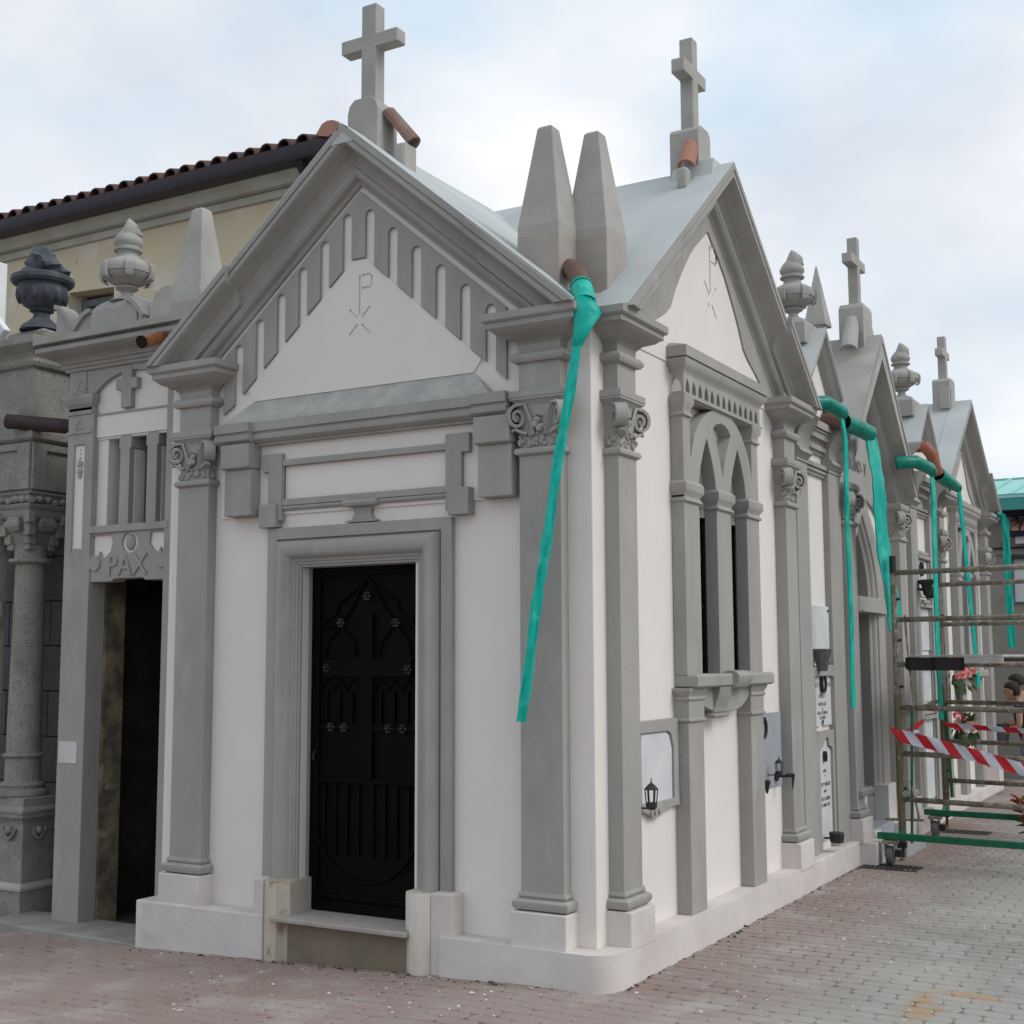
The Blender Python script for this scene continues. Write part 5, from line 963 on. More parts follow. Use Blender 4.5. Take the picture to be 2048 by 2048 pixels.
MB(SIDE).plate([(3.50, .18), (3.66, .18), (3.655, .90), (3.70, .93), (3.755, .94), (3.80, .985), (3.85, 1.005), (3.89, .985), (3.905, .935), (3.96, .925), (3.99, .90), (3.99, .18), (4.16, .18), (4.16, 1.048), (3.50, 1.048)], [], .001, .034).build('plaque_border', 'grey', p3, bevel=.004)
oval(SIDE, 3.80, .86, .024, .040, .018, p3)
for tx_, z, sz in (('prega', .745, .040), ('P', .705, .03), ('GRETTO VINCENZ', .64, .040), ('padre', .595, .034), ('NATO LI GABBIO', .535, .038), ('A TORINO 1918', .49, .036)): text_obj(tx_, sz, (.0165, 3.815, z), (0, 1, 0), (0, 0, 1), 'letter', p3, 'inscription', .0008, 'CENTER', .85)
t = thing('flower_vase', 'squat black pot on a bracket low on the tall white plaque', 'vase', (.12, 3.72, .25)); MB(SIDE).lathe(3.72, .12, [(.045, .245), (.05, .25), (.058, .31), (.052, .32)], 8).build('pot', 'iron', t); MB(SIDE).tube([(3.70, .03, .275), (3.715, .075, .275)], .008, 6).build('bracket', 'iron', t)
# bay behind the scaffold: stacked panels
def panel(z0, z1, name, label, photo=None):
    pp = plaque(side(0, 3.53), [(3.53, z0), (4.00, z0), (4.00, z1), (3.53, z1)], .014, name, label, 'marble', 'panel', group='white panels of the second link bay')
    MB(side(0, 3.53)).box(3.51, 4.03, 0, .055, z1+.01, z1+.045).build('ledge', 'grey', pp, bevel=.004); MB(side(0, 3.53)).box(3.51, 4.03, 0, .035, z1+.055, z1+.09).build('ledge', 'grey', pp, bevel=.004)
    MB(side(0, 3.53)).box(3.50, 3.528, 0, .03, z0, z1).build('panel_edge', 'grey', pp); MB(side(0, 3.53)).box(4.002, 4.03, 0, .03, z0, z1).build('panel_edge', 'grey', pp); return pp
q1 = panel(2.19, 2.55, 'memorial_plaque', 'white panel with oval photo and dark vases behind the top scaffold rung'); oval(side(0, 3.53), 3.72, 2.46, .05, .07, .018, q1); oval(side(0, 3.53), 3.55, 2.47, .012, .02, .018, q1)
panel(1.66, 2.07, 'memorial_plaque', 'plain white panel just above the scaffold platform'); panel(1.16, 1.48, 'memorial_plaque', 'plain grey-white panel right below the scaffold platform'); panel(.22, .98, 'memorial_plaque', 'tall white panel at the foot of the bay behind the scaffold')
for s_, x_, lab in ((6.98, .13, 'black bell shaped vase on a bracket, left of two at the upper panel'), (7.22, .12, 'round black lamp pot, right of two at the upper panel')):
    t = thing('flower_vase', lab, 'vase', (x_, s_, 2.19))
    if s_ < 7.1: MB(SIDE).lathe(s_, x_, [(.028, 2.185), (.036, 2.19), (.055, 2.29), (.085, 2.31), (.085, 2.335), (.06, 2.34)], 12).build('cone', 'iron', t, smooth='auto')
    else: MB(SIDE).lathe(s_, x_, [(.05, 2.17), (.07, 2.20), (.07, 2.25), (.05, 2.28)], 12).build('cone', 'iron', t, smooth='auto')
    MB(SIDE).tube([(s_-.12, .015, 2.25), (s_, x_-.05, 2.25)], .010, 6).build('bracket', 'iron', t); MB(SIDE).tube([(s_-.125, .012, 2.25), (s_-.125, .026, 2.25)], .03, 8).build('wall_plate', 'iron', t)

# ------------------------------------------------------------------ more hoses and roof pipes along the lane
hose([(.05, 3.25, 3.445), (.25, 3.36, 3.45), (.29, 3.62, 3.425), (.30, 3.66, 3.40)], [.055, .055, .05, .035], [(.30, 3.64+.01*math.sin(i), 3.41-(3.41-1.228)*i/12) if i else (.285, 3.60, 3.44) for i in range(13)], [.05]+[.052+.003*math.sin(i*1.3) for i in range(12)], [(.25, 1, 0)]*13, 'narrow green hose hanging down past the three white plaques of the bay')
MB().tube([(.0, 4.05, 3.44), (.10, 3.98, 3.43), (.20, 3.98, 3.40)], [.062, .064, .062], 12).build('rain_pipe', 'pipe', B2, smooth='auto')
MB().loft([[(.02, 4.02, 3.60), (.02, 4.20, 3.60), (.10, 4.20, 3.60), (.10, 4.02, 3.60)], [(.04, 4.06, 3.47), (.04, 4.17, 3.47), (.11, 4.17, 3.47), (.11, 4.06, 3.47)]]).build('lead_spout', 'wframe', B2)
hose([(.20, 3.98, 3.41), (.25, 4.20, 3.395), (.29, 4.40, 3.37)], [.066, .068, .066], [(.28, 4.36, 3.42), (.30, 4.42, 3.36)]+[(.30+.012*math.sin(i*.8), 4.43+.046*i, 3.28-(3.28-1.843)*i/11) for i in range(12)], [.10, .17, .24, .25, .25, .25, .26, .26, .27, .27, .27, .28, .28, .28], [(.10, 1, 0)]*14, 'wide green plastic hose hanging in front of the RABINO lettering and arched door')
hose([(.10, 6.05, 3.36), (.26, 6.10, 3.37), (.29, 6.55, 3.36), (.30, 6.68, 3.33)], [.06, .06, .058, .04], [(.29, 6.62, 3.37)]+[(.30, 6.64-.10*min(1, i/9)+.03*max(0, i-9)/5, 3.34-(3.34-1.02)*i/14) for i in range(1, 15)], [.08]+[.088]*14, [(.2, 1, 0)]*15, 'green hose hanging at the second link bay, just behind the scaffold uprights')
MB().tube([(.05, 7.02, 3.66), (.16, 7.0, 3.64), (.22, 7.05, 3.56), (.23, 7.06, 3.45), (.25, 7.10, 3.38)], .062, 12).build('rain_pipe', 'orange_pipe', B4, smooth='auto')
hose([(.25, 7.10, 3.385), (.28, 7.40, 3.34), (.30, 7.78, 3.315)], [.068, .072, .05], [(.29, 7.74, 3.34), (.30, 7.84, 3.31)]+[(.30, 7.88+.052*i, 3.22-(3.22-1.285)*i/11) for i in range(12)], [.08, .09]+[.095]*12, [(.15, 1, 0)]*14, 'green hose from the orange elbow pipe hanging over the far lancet window')
hose([(.16, 10.84, 3.335), (.20, 10.86, 3.325)], [.04, .035], [(.19, 10.85, 3.345), (.235, 10.87, 3.31), (.255, 10.88, 3.22)]+[(.255+.001*i, 10.88, 3.1-(3.1-1.70)*i/8) for i in range(9)], [.05, .07, .085]+[.085]*9, [(1, .15, 0)]*12, 'straight green hose at the far end of the row, against the grey wall')

# ------------------------------------------------------------------ end of the lane
C7 = thing('end_building', 'grey rendered building with turquoise metal roof closing the lane', 'building', (0, 15.4, 0))
TE = lambda s, d, z: (s, 15.0-d, z)
MB(TE).box(-9, 12, -.3, 0, -.8, 3.90).build('wall', 'endwall', C7)
MB(TE).box(-9, 12, 0, .42, 3.755, 3.90).build('soffit', 'soffit', C7)  # near-black band below the roof edge
MB(TE).box(-9, 12, .42, .46, 3.78, 4.02).build('fascia', 'gfascia', C7)
MB(TE).box(-9, 12, .0, .35, 3.72, 3.752).build('eave_strip', 'soffit', C7)  # narrower near-black strip beneath the band
MB(TE).loft([[(s, .47, 4.0), (s, -2.1, 4.56), (s, -2.1, 4.50), (s, .47, 3.96)] for s in (-9, 12)]).build('roof', 'groof', C7)
MB(TE).loft([[(s, -2.08, 4.56), (s, -2.16, 4.60), (s, -2.22, 4.56)] for s in (-9, 12)]).build('ridge_cap', 'gfascia', C7)
for k in range(40): MB(TE).loft([[(s, .472, 4.004), (s, .472, 4.034), (s, -2.08, 4.594), (s, -2.08, 4.56)] for s in (-8.9+k*.36, -8.87+k*.36)]).build('standing_seam', 'groof', C7)
text_obj('ANG', .135, (-.335, 14.995, 3.625), (1, 0, 0), (0, 0, 1), 'letter', C7, 'wall_lettering', .003, xs=1.05)
MB(TE).box(-9, 12, 0, .03, 3.14, 3.19).build('string_course', 'endwall', C7); MB(TE).tube([(-9, .03, 3.235), (12, .03, 3.25)], .012, 6).build('cable', 'soffit', C7)
MB(TE).tube([(-.46, .05, 3.32), (-.40, .12, 3.20), (-.34, .16, 3.10)], .02, 6).build('bracket_strut', 'wframe', C7); MB(TE).tube([(-.26, .04, 3.74), (-.16, .10, 3.54)], .014, 6).build('stay', 'soffit', C7)
wn = MB(TE).plate([(-.36, 2.4), (.45, 2.4), (.45, 3.12), (-.36, 3.12)], [[(-.31, 2.42), (.40, 2.42), (.40, 3.06), (-.31, 3.06)]], 0, .05).build('window', 'wframe', C7)
for a in (-.31, -.06, .19): MB(TE).box(a+.004, a+.246, .004, .03, 2.42, 3.06).build('shutter', 'shutter', wn)
MB(TE).box(-.34, .5, .05, .14, 3.06, 3.11).build('window_head', 'iron', wn)
cn = MB(TE).loft([[(-.36, .30, 3.40), (.9, .30, 3.40), (.9, .30, 3.48), (-.30, .30, 3.48)], [(-.30, 0, 3.40), (.9, 0, 3.40), (.9, 0, 3.62), (-.12, 0, 3.62)]]).build('canopy', 'soffit', C7)
for k in range(6):
    x = -.22+k*.13; q = MB(TE); q.loft([[(x+.055*math.cos(R(a)), d, z+.055*math.sin(R(a))) for a in range(0, 181, 30)] for d, z in ((.32, 3.475), (.0, 3.60+.04*min(k, 2)))]); q.build('canopy_tile', 'terra_new', cn, smooth='auto')
MB(TE).box(-.24, .9, 0, .2, 3.29, 3.395).build('canopy_box', 'shutter', C7)

# ------------------------------------------------------------------ scaffold tower
SF = thing('scaffold_tower', 'paint crusted mobile scaffold tower on castors with green base rails', 'scaffold', (.9, 5.7, 0))
ux, uy = .982, -.19
def P(fr, a, z): return ((.357 if fr == 0 else .239)+ux*a, (4.72 if fr == 0 else 6.93)+uy*a, z)
L_ = 2.1
for fr, (zt_, rungs, zb_) in enumerate(((2.41, (2.272, 1.895, 1.537, 1.195, .833, .477), .18), (2.441, (2.282, 1.904, 1.56, 1.169, .803, .439), .138))):
    for a in (0, L_):
        MB().tube([P(fr, a, .12), P(fr, a, 1.30)], .030, 10).build('post', 'scafo', SF, smooth='auto'); MB().tube([P(fr, a, 1.30), P(fr, a, zt_-.14)], .025, 10).build('post', 'scaf', SF, smooth='auto'); MB().tube([P(fr, a, zt_-.14), P(fr, a, zt_)], .027, 10).build('spigot', 'iron', SF, smooth='auto')
        j = MB().tube([P(fr, a, 0.02), P(fr, a, .24)], .013, 8).build('jack', 'iron', SF); x, y, z = P(fr, a, 0); MB().lathe(x, y, [(.03, gz(x)), (.03, .018), (.014, .022)], 10).build('jack_foot', 'scaf', j); MB().box(x-.035, x+.03, y-.04, y+.02, .10, .145).build('jack_nut', 'iron', j)
    for z in rungs:
        MB().tube([P(fr, .02, z), P(fr, L_-.02, z)], .021, 8).build('rung', 'scaf', SF, smooth='auto')
    bx, by, zb_ = ((.310, 4.43, .222), (.280, 6.16, .222))[fr]
    p0, p1 = Vector((bx-.075, by+.006, zb_)), Vector((bx+2.4, by-.18, zb_)); t_ = (p1-p0).normalized(); n_ = Vector((t_.y, -t_.x, 0))
    MB().loft([[tuple(p+n_*a+Vector((0, 0, b_))) for a, b_ in ((-.022, -.025), (.022, -.025), (.022, .025), (-.022, .025))] for p in (p0, p1)]).build('base_rail', 'scafg', SF, bevel=.006)
    for a in (0, L_): MB().tube([P(fr, a, zb_+.02), (bx+.09+a, by+.02-.07*a, zb_)], .02, 8).build('outrigger', 'scafg', SF)
    for a in (.02, 2.2):
        x, y = bx+a, by-.075*a
        c_ = MB().box(x-.055, x+.055, y-.045, y+.045, zb_-.058, zb_-.031).build('castor', 'scaf', SF, bevel=.004)
        for sg in (-1, 1): MB().loft([[(x+sg*.034-.004, y-.03, z1), (x+sg*.034+.004, y-.03, z1), (x+sg*.034+.004, y+.03, z1), (x+sg*.034-.004, y+.03, z1)] for z1 in (zb_-.058, .07)]).build('fork', 'scaf', c_)
        MB(lambda s, d, zz: (x+zz, y+s, .075+d)).lathe(0, 0, [(.03, -.026), (.070, -.024), (.074, -.015), (.074, .015), (.070, .024), (.03, .026)], 18).build('wheel', 'rubber', c_, smooth='auto')
        MB().box(x+.04, x+.085, y-.03, y+.02, .07, .12).build('brake', 'plankd', c_)
E4 = lambda fr, a, z: Vector(P(fr, a, z))
MB().tube([E4(0, .085, 1.93), E4(0, .105, 1.6), E4(0, .135, 1.16)], .011, 6).build('brace', 'scaf', SF); MB().tube([E4(0, .115, 1.17), E4(0, .10, .75), E4(0, .075, .14)], .012, 6).build('brace', 'scafg', SF)
MB().tube([E4(0, .085, .63), E4(0, .145, .32)], .011, 6).build('brace', 'scaf', SF); MB().tube([E4(1, .035, 1.15), E4(1, .06, .28)], .016, 6).build('brace', 'scafg', SF); MB().tube([E4(1, .04, 2.0), E4(1, .06, 1.2)], .011, 6).build('brace', 'scaf', SF)
MB().tube([E4(0, .03, 1.135), E4(1, -.02, 1.185)], .018, 6).build('tie_bar', 'scaf', SF); MB().tube([E4(0, -.14, .31), E4(0, .18, .325)], .012, 6).build('locking_pin', 'scaf', SF)
for fr, zz in ((0, (2.05, 1.72, 1.35, .55)), (1, (1.98, 1.6, 1.0, .52))):
    for z in zz: MB().tube([E4(fr, .0, z), E4(fr, .05, z+.015)], .011, 6).build('brace_hook', 'iron', SF)
# platform deck resting on the rungs
pf = thing('scaffold_deck', 'dusty plank deck with dark side frame lying on the scaffold rungs', 'deck', (.8, 5.4, 1.6))
A = E4(0, .10, 1.565); B_ = E4(0, .86, 1.565); dv = Vector((0, 1, 0))
MB().loft([[tuple(p+dv*a+Vector((0, 0, b_))) for a, b_ in ((-.02, 0.03), (2.2, 0.03), (2.2, .048), (-.02, .048))] for p in (A, B_)]).build('plank', 'plank', pf, bevel=.003)
B2_ = E4(0, .55, 1.565)
MB().loft([[tuple(p+Vector((0, a, b_))) for a, b_ in ((-.035, -.075), (.0, -.075), (.0, .028), (-.035, .028))] for p in (A, B2_)]).build('side_frame', 'plankd', pf)
for k in (0, .48, 1): 
    p = A.lerp(B2_, k); MB().box(p.x-.012, p.x+.012, p.y-.045, p.y-.036, 1.50, 1.592).build('cleat', 'black', pf)
MB().loft([[tuple(p+Vector((0, a, b_))) for a, b_ in ((-.035, -.02), (.0, -.02), (.0, .028), (-.035, .028))] for p in (B2_, B_)]).build('side_frame', 'plank', pf)
# barrier tapes
def tape(p0, p1, n, wid, sag, label, tw=0, start=0, wind=None):
    t = thing('barrier_tape', label, 'tape', tuple(p0), 'red and white barrier tapes on the scaffold'); p0, p1 = Vector(p0), Vector(p1)
    def pt(k): u = k/n; return p0.lerp(p1, u)+Vector((0, .004*math.sin(9*u), -sag*4*u*(1-u)))
    d = (p1-p0).normalized(); sk = d*wid*.45
    for k in range(n):
        qs = []
        for j in range(4):
            for s_ in (-1, 1): pass
        lo = []; up = []
        for j in range(4):
            u = k+j/3; c = pt(u); th = tw*math.sin(u*1.9); w = Vector((0, math.sin(th), math.cos(th)))*wid/2
            lo.append(c-w+sk); up.append(c+w-sk)
        nrm = d.cross(Vector((0, 0, 1))).normalized()*.0012; q = MB()
        q.loft([[tuple(a-nrm), tuple(b_-nrm), tuple(b_+nrm), tuple(a+nrm)] for a, b_ in zip(lo, up)]); q.build('tape_stripe', 'red' if (k+start) % 2 == 0 else 'wtape', t)
    return t
f0 = E4(0, -.03, 1.0); tape((f0.x, f0.y-.035, .985), (2.25, 4.29, .50), 19, .098, -.025, 'wide red and white striped tape sloping across the front of the scaffold', .25)
tape((.27, 6.87, .960), (2.3, 6.50, .955), 15, .052, .035, 'thinner red and white tape strung across the back of the scaffold', .5)
t = thing('barrier_tape', 'short knotted scrap of red and white tape on the front scaffold brace', 'tape', (.43, 5.0, 1.0))
MB().ribbon([(.40, 4.78, 1.0), (.43, 4.95, 1.03), (.46, 5.15, 1.075)], [.03, .05, .03], (0, .3, 1), .004).build('tape_stripe', 'red', t); MB().ribbon([(.395, 4.74, .98), (.42, 4.85, .985), (.45, 5.0, 1.0)], [.03, .045, .02], (0, .3, 1), .004).build('tape_stripe', 'wtape', t)
# drain grates
def grate(x0, x1, y0, y1, label):
    t = thing('drain_grate', label, 'drain grate', (x0, y0, 0), 'slotted drain grates in the paving')
    MB().box(x0, x1, y0, y1, -.003, .0015).build('black_pit_sheet', 'shade_black', t); q = MB()  # flat black sheet, shade between the bars put into its colour
    for a, b_, c, d in ((x0-.012, x1+.012, y0-.012, y0), (x0-.012, x1+.012, y1, y1+.012), (x0-.012, x0, y0, y1), (x1, x1+.012, y0, y1)): MB().box(a, b_, c, d, -.003, .006).build('grate_rim', 'grate', t)
    n = int((x1-x0)/.034)
    for k in range(n): x = x0+(k+.5)*(x1-x0)/n; MB().box(x-.008, x+.008, y0, y1, -.002, .0055).build('grate_bar', 'grate', t)
grate(.155, .56, 4.20, 4.44, 'slotted iron drain grate at the plinth under the front castor'); grate(.19, .66, 6.56, 6.76, 'slotted iron drain grate under the back of the scaffold')
# flowers
def flower(c, r, m, parent, seed):
    random.seed(seed); q = MB(); c = Vector(c); ax = Vector((.75, -.75, .35)); ax = (ax+Vector((random.uniform(-.5, .5), random.uniform(-.5, .5), random.uniform(-.5, .5)))).normalized(); u = ax.orthogonal().normalized(); w = ax.cross(u)
    for ring, (n, rr, lift) in enumerate(((7, 1.0, .05), (6, .74, .28), (5, .46, .45), (3, .22, .55))):
        for k in range(n):
            a = 2*math.pi*(k+ring*.43)/n+random.uniform(-.2, .2); d = u*math.cos(a)+w*math.sin(a); e_ = ax.cross(d); b0 = c+ax*lift*r*.5
            h = rr*r; wd = h*.55; z = ax*(lift+.12)*r; jt = random.uniform(-.1, .1)*r
            q.add([tuple(b0), tuple(b0+d*h*.55-e_*wd+z*.6), tuple(b0+d*h-e_*wd*.5+z*.5+ax*jt), tuple(b0+d*h*1.06+z*.25), tuple(b0+d*h+e_*wd*.5+z*.5-ax*jt), tuple(b0+d*h*.55+e_*wd+z*.6)], [(0, 1, 2, 3), (0, 3, 4, 5)])
    return q.build('flower', m, parent)
def bouquet(c, heads, label, spread, leafn, seed):
    t = thing('flower_bouquet', label, 'flowers', c); random.seed(seed)
    MB().lathe(c[0]-.02, c[1], [(.02, c[2]-.33), (.025, c[2]-.32), (.055, c[2]-.10), (.06, c[2]-.08), (.05, c[2]-.08)], 10).build('vase', 'vase', t)
    for k, m_ in enumerate(heads):
        a = random.uniform(0, 6.28); rr = spread*math.sqrt(random.random()); flower((c[0]+.02+.55*rr*math.cos(a)+random.uniform(-.02, .03), c[1]+rr*math.cos(a)*.9, c[2]+.02+rr*.62*math.sin(a)), random.uniform(.034, .048), m_, t, seed*50+k)
    q = MB()
    for k in range(leafn):
        a = random.uniform(0, 6.28); rr = spread*random.uniform(.5, 1.15); p = Vector((c[0]+.4*rr*math.cos(a)+random.uniform(-.02, .03), c[1]+rr*math.cos(a), c[2]-.05+rr*.6*math.sin(a))); d = Vector((random.uniform(-.3, 1), math.cos(a), math.sin(a)-.5)).normalized(); s_ = d.orthogonal().normalized()*.022
        q.add([tuple(p), tuple(p+d*.05+s_), tuple(p+d*.11), tuple(p+d*.05-s_)], [(0, 1, 2, 3)])
    q.build('leaves', 'leaf', t, kind='stuff'); return t
bouquet((.20, 8.05, 1.455), ['petalp']*15+['petalw']*2, 'salmon pink flowers in a wall vase just below the scaffold deck', .165, 50, 3)
bouquet((.20, 8.08, .90), ['petalw']*6+['petalr']*7+['petalp']*2, 'cream and crimson flowers with green leaves behind the barrier tape', .17, 90, 4)
for y_ in (8.62,): 
    t = thing('flower_vase', 'dull grey cone vase on the chapel wall under the pink flowers', 'vase', (.12, 8.25, 1.15)); MB(SIDE).lathe(8.25, .14, [(.018, 1.13), (.05, 1.34), (.045, 1.35)], 10).build('cone', 'vase', t)
# plant at the right edge
PL = thing('leafy_shrub', 'red and yellow green leafy shrub at the right edge of the paving', 'plant', (1.13, 6.05, 0)); random.seed(9)
MB().tube([(1.15, 6.05, -.02), (1.13, 6.05, .2), (1.06, 6.06, .34)], [.014, .012, .008], 6).build('stem', 'oldw', PL)
MB().tube([(1.15, 6.05, .03), (1.08, 6.02, .16), (1.02, 6.0, .25)], [.010, .008, .005], 6).build('stem', 'oldw', PL)
for k in range(70):
    t = random.random(); b0 = Vector((1.15-.10*t+random.uniform(-.03, .05), 6.05+random.uniform(-.05, .05), .04+.33*t)); a = random.uniform(0, 6.28); d = Vector((math.cos(a)-.15, math.sin(a), random.uniform(.0, .5)+.9*t*t)).normalized(); ln = random.uniform(.085, .135); s_ = d.cross(Vector((0, 0, 1))).normalized()*ln*.21; u = s_.cross(d).normalized()*ln*.12
    q = MB(); q.add([tuple(b0), tuple(b0+d*ln*.3+s_*.8+u), tuple(b0+d*ln*.62+s_+u*.8), tuple(b0+d*ln-u), tuple(b0+d*ln*.62-s_+u*.8), tuple(b0+d*ln*.3-s_*.8+u), tuple(b0+d*ln*.5-u*.3)], [(0, 1, 6), (1, 2, 6), (2, 3, 6), (3, 4, 6), (4, 5, 6), (5, 0, 6)]); q.build('leaf', 'croton' if t > .40 else 'leafg', PL)

# ------------------------------------------------------------------ people at the end of the lane
def skin_mesh(name, nodes, edges, root, m, parent, lv=1):
    me = bpy.data.meshes.new(name); me.from_pydata([n[0] for n in nodes], edges, []); me.materials.append(M[m]); o = bpy.data.objects.new(name, me); COL.objects.link(o)
    sk = o.modifiers.new('skin', 'SKIN'); sk.use_smooth_shade = True; sb = o.modifiers.new('sub', 'SUBSURF'); sb.levels = lv; sb.render_levels = lv
    for i, n in enumerate(nodes): r = n[1]; me.skin_vertices[0].data[i].radius = (r, r) if not isinstance(r, tuple) else r
    for i in range(len(nodes)): me.skin_vertices[0].data[i].use_root = (i == root)
    dg = bpy.context.evaluated_depsgraph_get(); m2 = bpy.data.meshes.new_from_object(o.evaluated_get(dg)); bpy.data.objects.remove(o)
    m2.name = name; ob = bpy.data.objects.new(name, m2); COL.objects.link(ob)
    for p in m2.polygons: p.use_smooth = True
    attach(ob, parent); return ob
def person(x, y, k, lean, turn, label, shirt, trousers, sleeve, hairlen, gl=True):
    """standing figure leaning forward; faces local -x, hands held in front at waist height"""
    t = thing('person', label, 'person', (x, y, -.42)); g = -.42
    ct, st = math.cos(turn), math.sin(turn)
    def W_(f, s, z): return (x+k*(-f*ct-s*st), y+k*(-f*st+s*ct), g+k*z)      # f forward, s to its left/right, z up
    hx = lambda z: max(0, z-.92)*math.tan(lean)
    def tz_(z): return .92+(z-.92)*math.cos(lean) if z > .92 else z
    b = lambda f, s, z: W_(f+hx(z)*math.cos(lean), s, tz_(z))
    nodes = [(b(0, 0, .95), .13), (b(.01, 0, 1.12), .115), (b(.01, 0, 1.30), .125), (b(0, 0, 1.44), .085), (b(.02, 0, 1.52), .05), (b(.035, 0, 1.57), .055),
             (b(0, .17, 1.42), .055), (b(.05, .22, 1.17), .042), (b(.30, .14, 1.10), .034), (b(.37, .12, 1.09), .028),
             (b(0, -.17, 1.42), .055), (b(.05, -.22, 1.17), .042), (b(.30, -.12, 1.06), .034), (b(.37, -.10, 1.05), .028),
             (W_(0, .09, .86), .095), (W_(.03, .10, .48), .062), (W_(-.02, .10, .09), .042), (W_(.10, .11, .035), .036),
             (W_(0, -.09, .86), .095), (W_(-.01, -.10, .48), .062), (W_(-.08, -.10, .09), .042), (W_(.04, -.11, .035), .036)]
    edges = [(0, 1), (1, 2), (2, 3), (3, 4), (4, 5), (3, 6), (6, 7), (7, 8), (8, 9), (3, 10), (10, 11), (11, 12), (12, 13), (0, 14), (14, 15), (15, 16), (16, 17), (0, 18), (18, 19), (19, 20), (20, 21)]
    nodes = [(p, r*k) for p, r in nodes]; body = skin_mesh('body', nodes, edges, 0, 'skin', t, 2)
    hc = Vector(b(.065, 0, 1.665)); fw = (Vector(W_(1, 0, 0))-Vector(W_(0, 0, 0))).normalized(); sd_ = (Vector(W_(0, 1, 0))-Vector(W_(0, 0, 0))).normalized(); up = Vector((0, 0, 1)); la = lean*.6
    f2 = fw*math.cos(la)-up*math.sin(la); u2 = up*math.cos(la)+fw*math.sin(la)
    H = lambda f, s, u: tuple(hc+(f2*f+sd_*s+u2*u)*k)
    q = MB(); lps = []
    for j, (u, fr_, bk, sw) in enumerate(((-.125, .060, -.005, .022), (-.115, .078, -.02, .036), (-.085, .088, -.045, .055), (-.05, .090, -.07, .066), (-.01, .088, -.088, .073), (.035, .090, -.098, .076), (.075, .080, -.095, .070), (.105, .05, -.07, .05), (.118, .01, -.03, .02))):
        c = (fr_+bk)/2; rf = (fr_-bk)/2; lps.append([H(c+rf*math.cos(2*math.pi*i/16), sw*math.sin(2*math.pi*i/16), u) for i in range(16)])
    q.loft(lps)
    q.loft([[H(.085, -.008, .02), H(.085, .008, .02), H(.094, 0, .02)], [H(.085, -.014, -.03), H(.085, .014, -.03), H(.118, 0, -.028)], [H(.085, -.012, -.042), H(.085, .012, -.042), H(.095, 0, -.042)]])
    for sg in (-1, 1): q.loft([[H(-.01+.022*math.cos(R(a)), sg*(.068+e), -.012+.034*math.sin(R(a))) for a in range(0, 360, 45)] for e in (0, .016)])
    hd = q.build('head', 'skin', t, smooth='auto')
    for sg in (-1, 1): MB().ball(H(.084, sg*.030, .008), .011*k, n=8, k=5).build('eye', 'hair', hd)
    MB().loft([[H(.086, -.024, -.072), H(.086, .024, -.072), H(.092, 0, -.068)], [H(.084, -.02, -.080), H(.084, .02, -.080), H(.091, 0, -.080)]]).build('mouth', 'petalr', hd)
    q = MB(); lps = []
    for (u, fr_, bk, sw) in ((-.075 if hairlen else -.02, -.02, -.090, .066), (-.02, .012, -.112, .085), (.03, .045, -.116, .089), (.062, .098, -.112, .086), (.10, .088, -.095, .072), (.128, .05, -.06, .045), (.136, .02, -.02, .015)):
        c = (fr_+bk)/2; rf = (fr_-bk)/2; lps.append([H(c+rf*math.cos(2*math.pi*i/16)*(1+.03*math.sin(5*i)), sw*math.sin(2*math.pi*i/16)*(1+.03*math.cos(7*i)), u) for i in range(16)])
    q.loft(lps); q.build('hair', 'hair', t, smooth='auto')
    sh = [(b(0, 0, .90), .145), (b(.01, 0, 1.12), .13), (b(.01, 0, 1.30), .138), (b(0, 0, 1.44), .098), (b(0, .17, 1.42), .066), (b(.03, .205, 1.42-.24*sleeve), .056), (b(0, -.17, 1.42), .066), (b(.03, -.205, 1.42-.24*sleeve), .056)]
    skin_mesh('shirt', [(p, r*k) for p, r in sh], [(0, 1), (1, 2), (2, 3), (3, 4), (4, 5), (3, 6), (6, 7)], 0, shirt, t, 2)
    tr_ = [(W_(0, 0, .93), .135), (W_(0, .09, .84), .108), (W_(.03, .10, .48), .078), (W_(-.02, .10, .12), .068), (W_(0, -.09, .84), .108), (W_(-.01, -.10, .48), .078), (W_(-.08, -.10, .12), .068)]
    skin_mesh('trousers', [(p, r*k) for p, r in tr_], [(0, 1), (1, 2), (2, 3), (0, 4), (4, 5), (5, 6)], 0, trousers, t, 2)
    for sg, (f, s, z) in ((1, (.40, .115, 1.085)), (-1, (.40, -.095, 1.045))):
        pn = [(b(f-.03, s, z), .026), (b(f+.02, s, z-.01), .030), (b(f+.055, s, z-.02), .026)]; pe = [(0, 1), (1, 2)]
        for i, (o_, ln) in enumerate(((-.026, .055), (-.009, .068), (.009, .064), (.025, .050))): 
            n0 = len(pn); pn += [(b(f+.065, s+o_, z-.022), .0105), (b(f+.065+ln*.55, s+o_*1.05, z-.034), .010), (b(f+.065+ln*.8, s+o_, z-.060), .009)]; pe += [(2, n0), (n0, n0+1), (n0+1, n0+2)]
        n0 = len(pn); pn += [(b(f+.015, s-sg*.034, z-.005), .012), (b(f+.05, s-sg*.046, z-.03), .010)]; pe += [(1, n0), (n0, n0+1)]
        skin_mesh('hand', [(p, r*k) for p, r in pn], pe, 0, 'glove' if gl else 'skin', t, 1)
    for sg, f in ((1, .05), (-1, 0)):
        MB(lambda f_, s_, z_: W_(f_, s_, z_)).loft([[(f-.10+o, sg*.105-.042+o, z), (f+.13-o, sg*.105-.045+o, z), (f+.17-o*2, sg*.105, z), (f+.13-o, sg*.105+.045-o, z), (f-.10+o, sg*.105+.042-o, z)] for z, o in ((.0, 0), (.03, .0), (.07, .02), (.085, .035))]).build('shoe', 'plankd', t, bevel=.006)
    return t
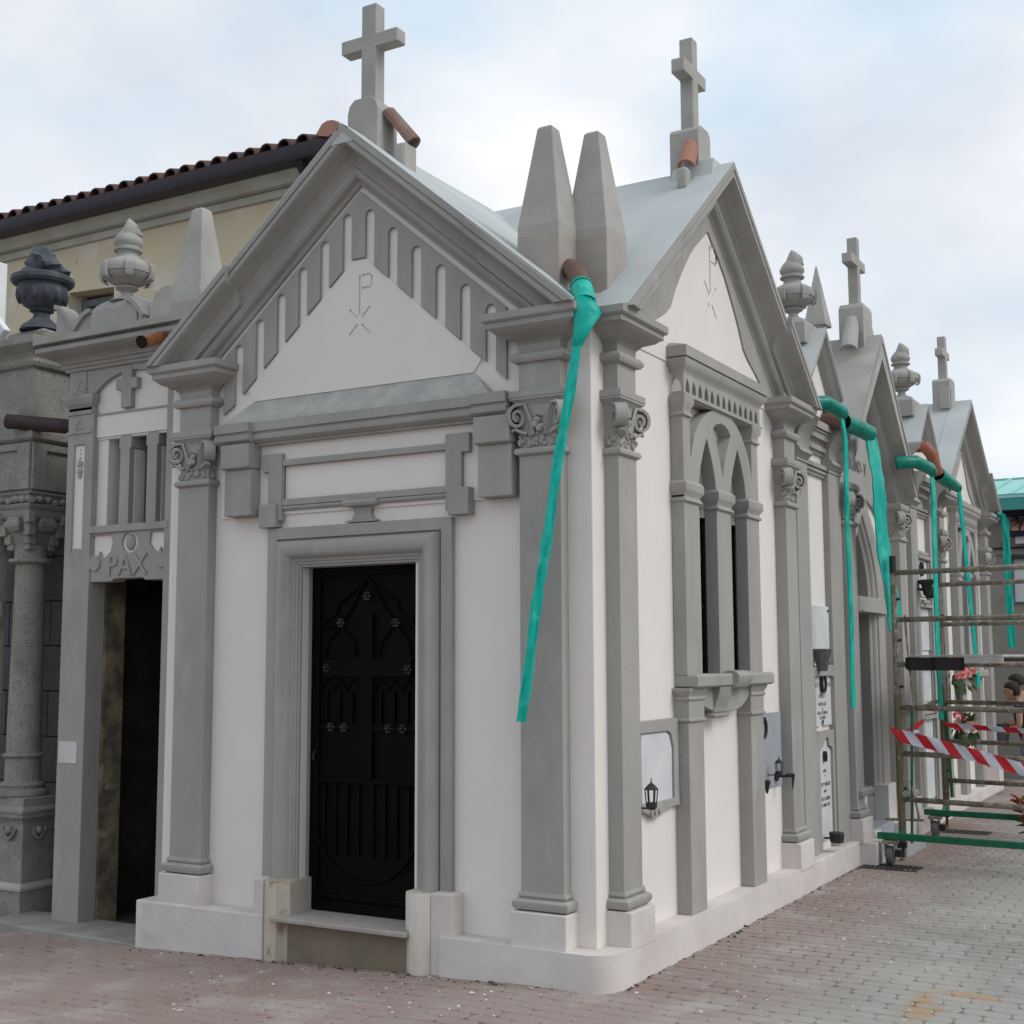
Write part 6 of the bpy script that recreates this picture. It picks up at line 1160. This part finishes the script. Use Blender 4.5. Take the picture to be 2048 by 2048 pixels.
person(.085, 13.1, .99, R(6), R(8), 'man with short dark hair in a pale blue shirt behind the woman', 'ltshirt', 'jean', 1.15, 0)
person(.18, 12.6, .945, R(13), R(-2), 'woman with dark bob in a sleeveless navy top with a bucket', 'navy', 'jean', .12, 1)
t = thing('bucket', 'dark builder bucket held in front of the woman in navy', 'bucket', (-.19, 12.55, .46)); bz = -.035
MB().lathe(-.19, 12.55, [(.085, .50+bz), (.09, .505+bz), (.115, .72+bz), (.122, .722+bz), (.122, .735+bz), (.11, .735+bz), (.104, .70+bz), (.08, .53+bz)], 18).build('pail', 'bucket', t, smooth='auto'); MB().tube([(-.19+.115*math.cos(R(a)), 12.53, .715+bz+.05*math.sin(R(a))) for a in range(0, 181, 20)], .005, 5).build('bail', 'vase', t)

# ------------------------------------------------------------------ plaster crumbs and grit on the paving
def crumbs(name, m, n, seed, pick, r0, r1):
    rnd = random.Random(seed); q = MB()
    for k in range(n):
        x, y = pick(rnd); r_ = rnd.uniform(r0, r1)*(1 if rnd.random() < .9 else 1.8); z = gz(x); a = rnd.uniform(0, 6.28); hh = r_*rnd.uniform(.25, .7)
        b_ = [(x+r_*rnd.uniform(.6, 1.2)*math.cos(a+i*1.257), y+r_*rnd.uniform(.6, 1.2)*math.sin(a+i*1.257), z-.001) for i in range(5)]; q.add(b_+[(x+rnd.uniform(-.3, .3)*r_, y+rnd.uniform(-.3, .3)*r_, z+hh)], [(i, (i+1) % 5, 5) for i in range(5)])
    o = q.build(name, m); o['kind'] = 'stuff'; return o
def along(rnd):
    if rnd.random() < .5: return (rnd.uniform(-3.0, -.1), -.145-abs(rnd.gauss(0, .035)))
    return (.135+abs(rnd.gauss(0, .035)), rnd.uniform(0, 4.2))
crumbs('dark_grit', 'inner', 260, 3, along, .004, .011)
crumbs('plaster_crumbs', 'plinth', 90, 4, lambda r: (lambda a: (a[0]+r.uniform(-.1, .9) if a[0] > 0 else a[0], a[1]-(r.uniform(0, .8) if a[0] < 0 else 0)))(along(r)), .004, .012)
crumbs('pale_crumbs', 'plinth', 50, 5, lambda r: (r.uniform(-2.5, 1.8), r.uniform(-1.2, -.15)) if r.random() < .5 else (r.uniform(.2, 1.8), r.uniform(-.2, 3)), .005, .014)
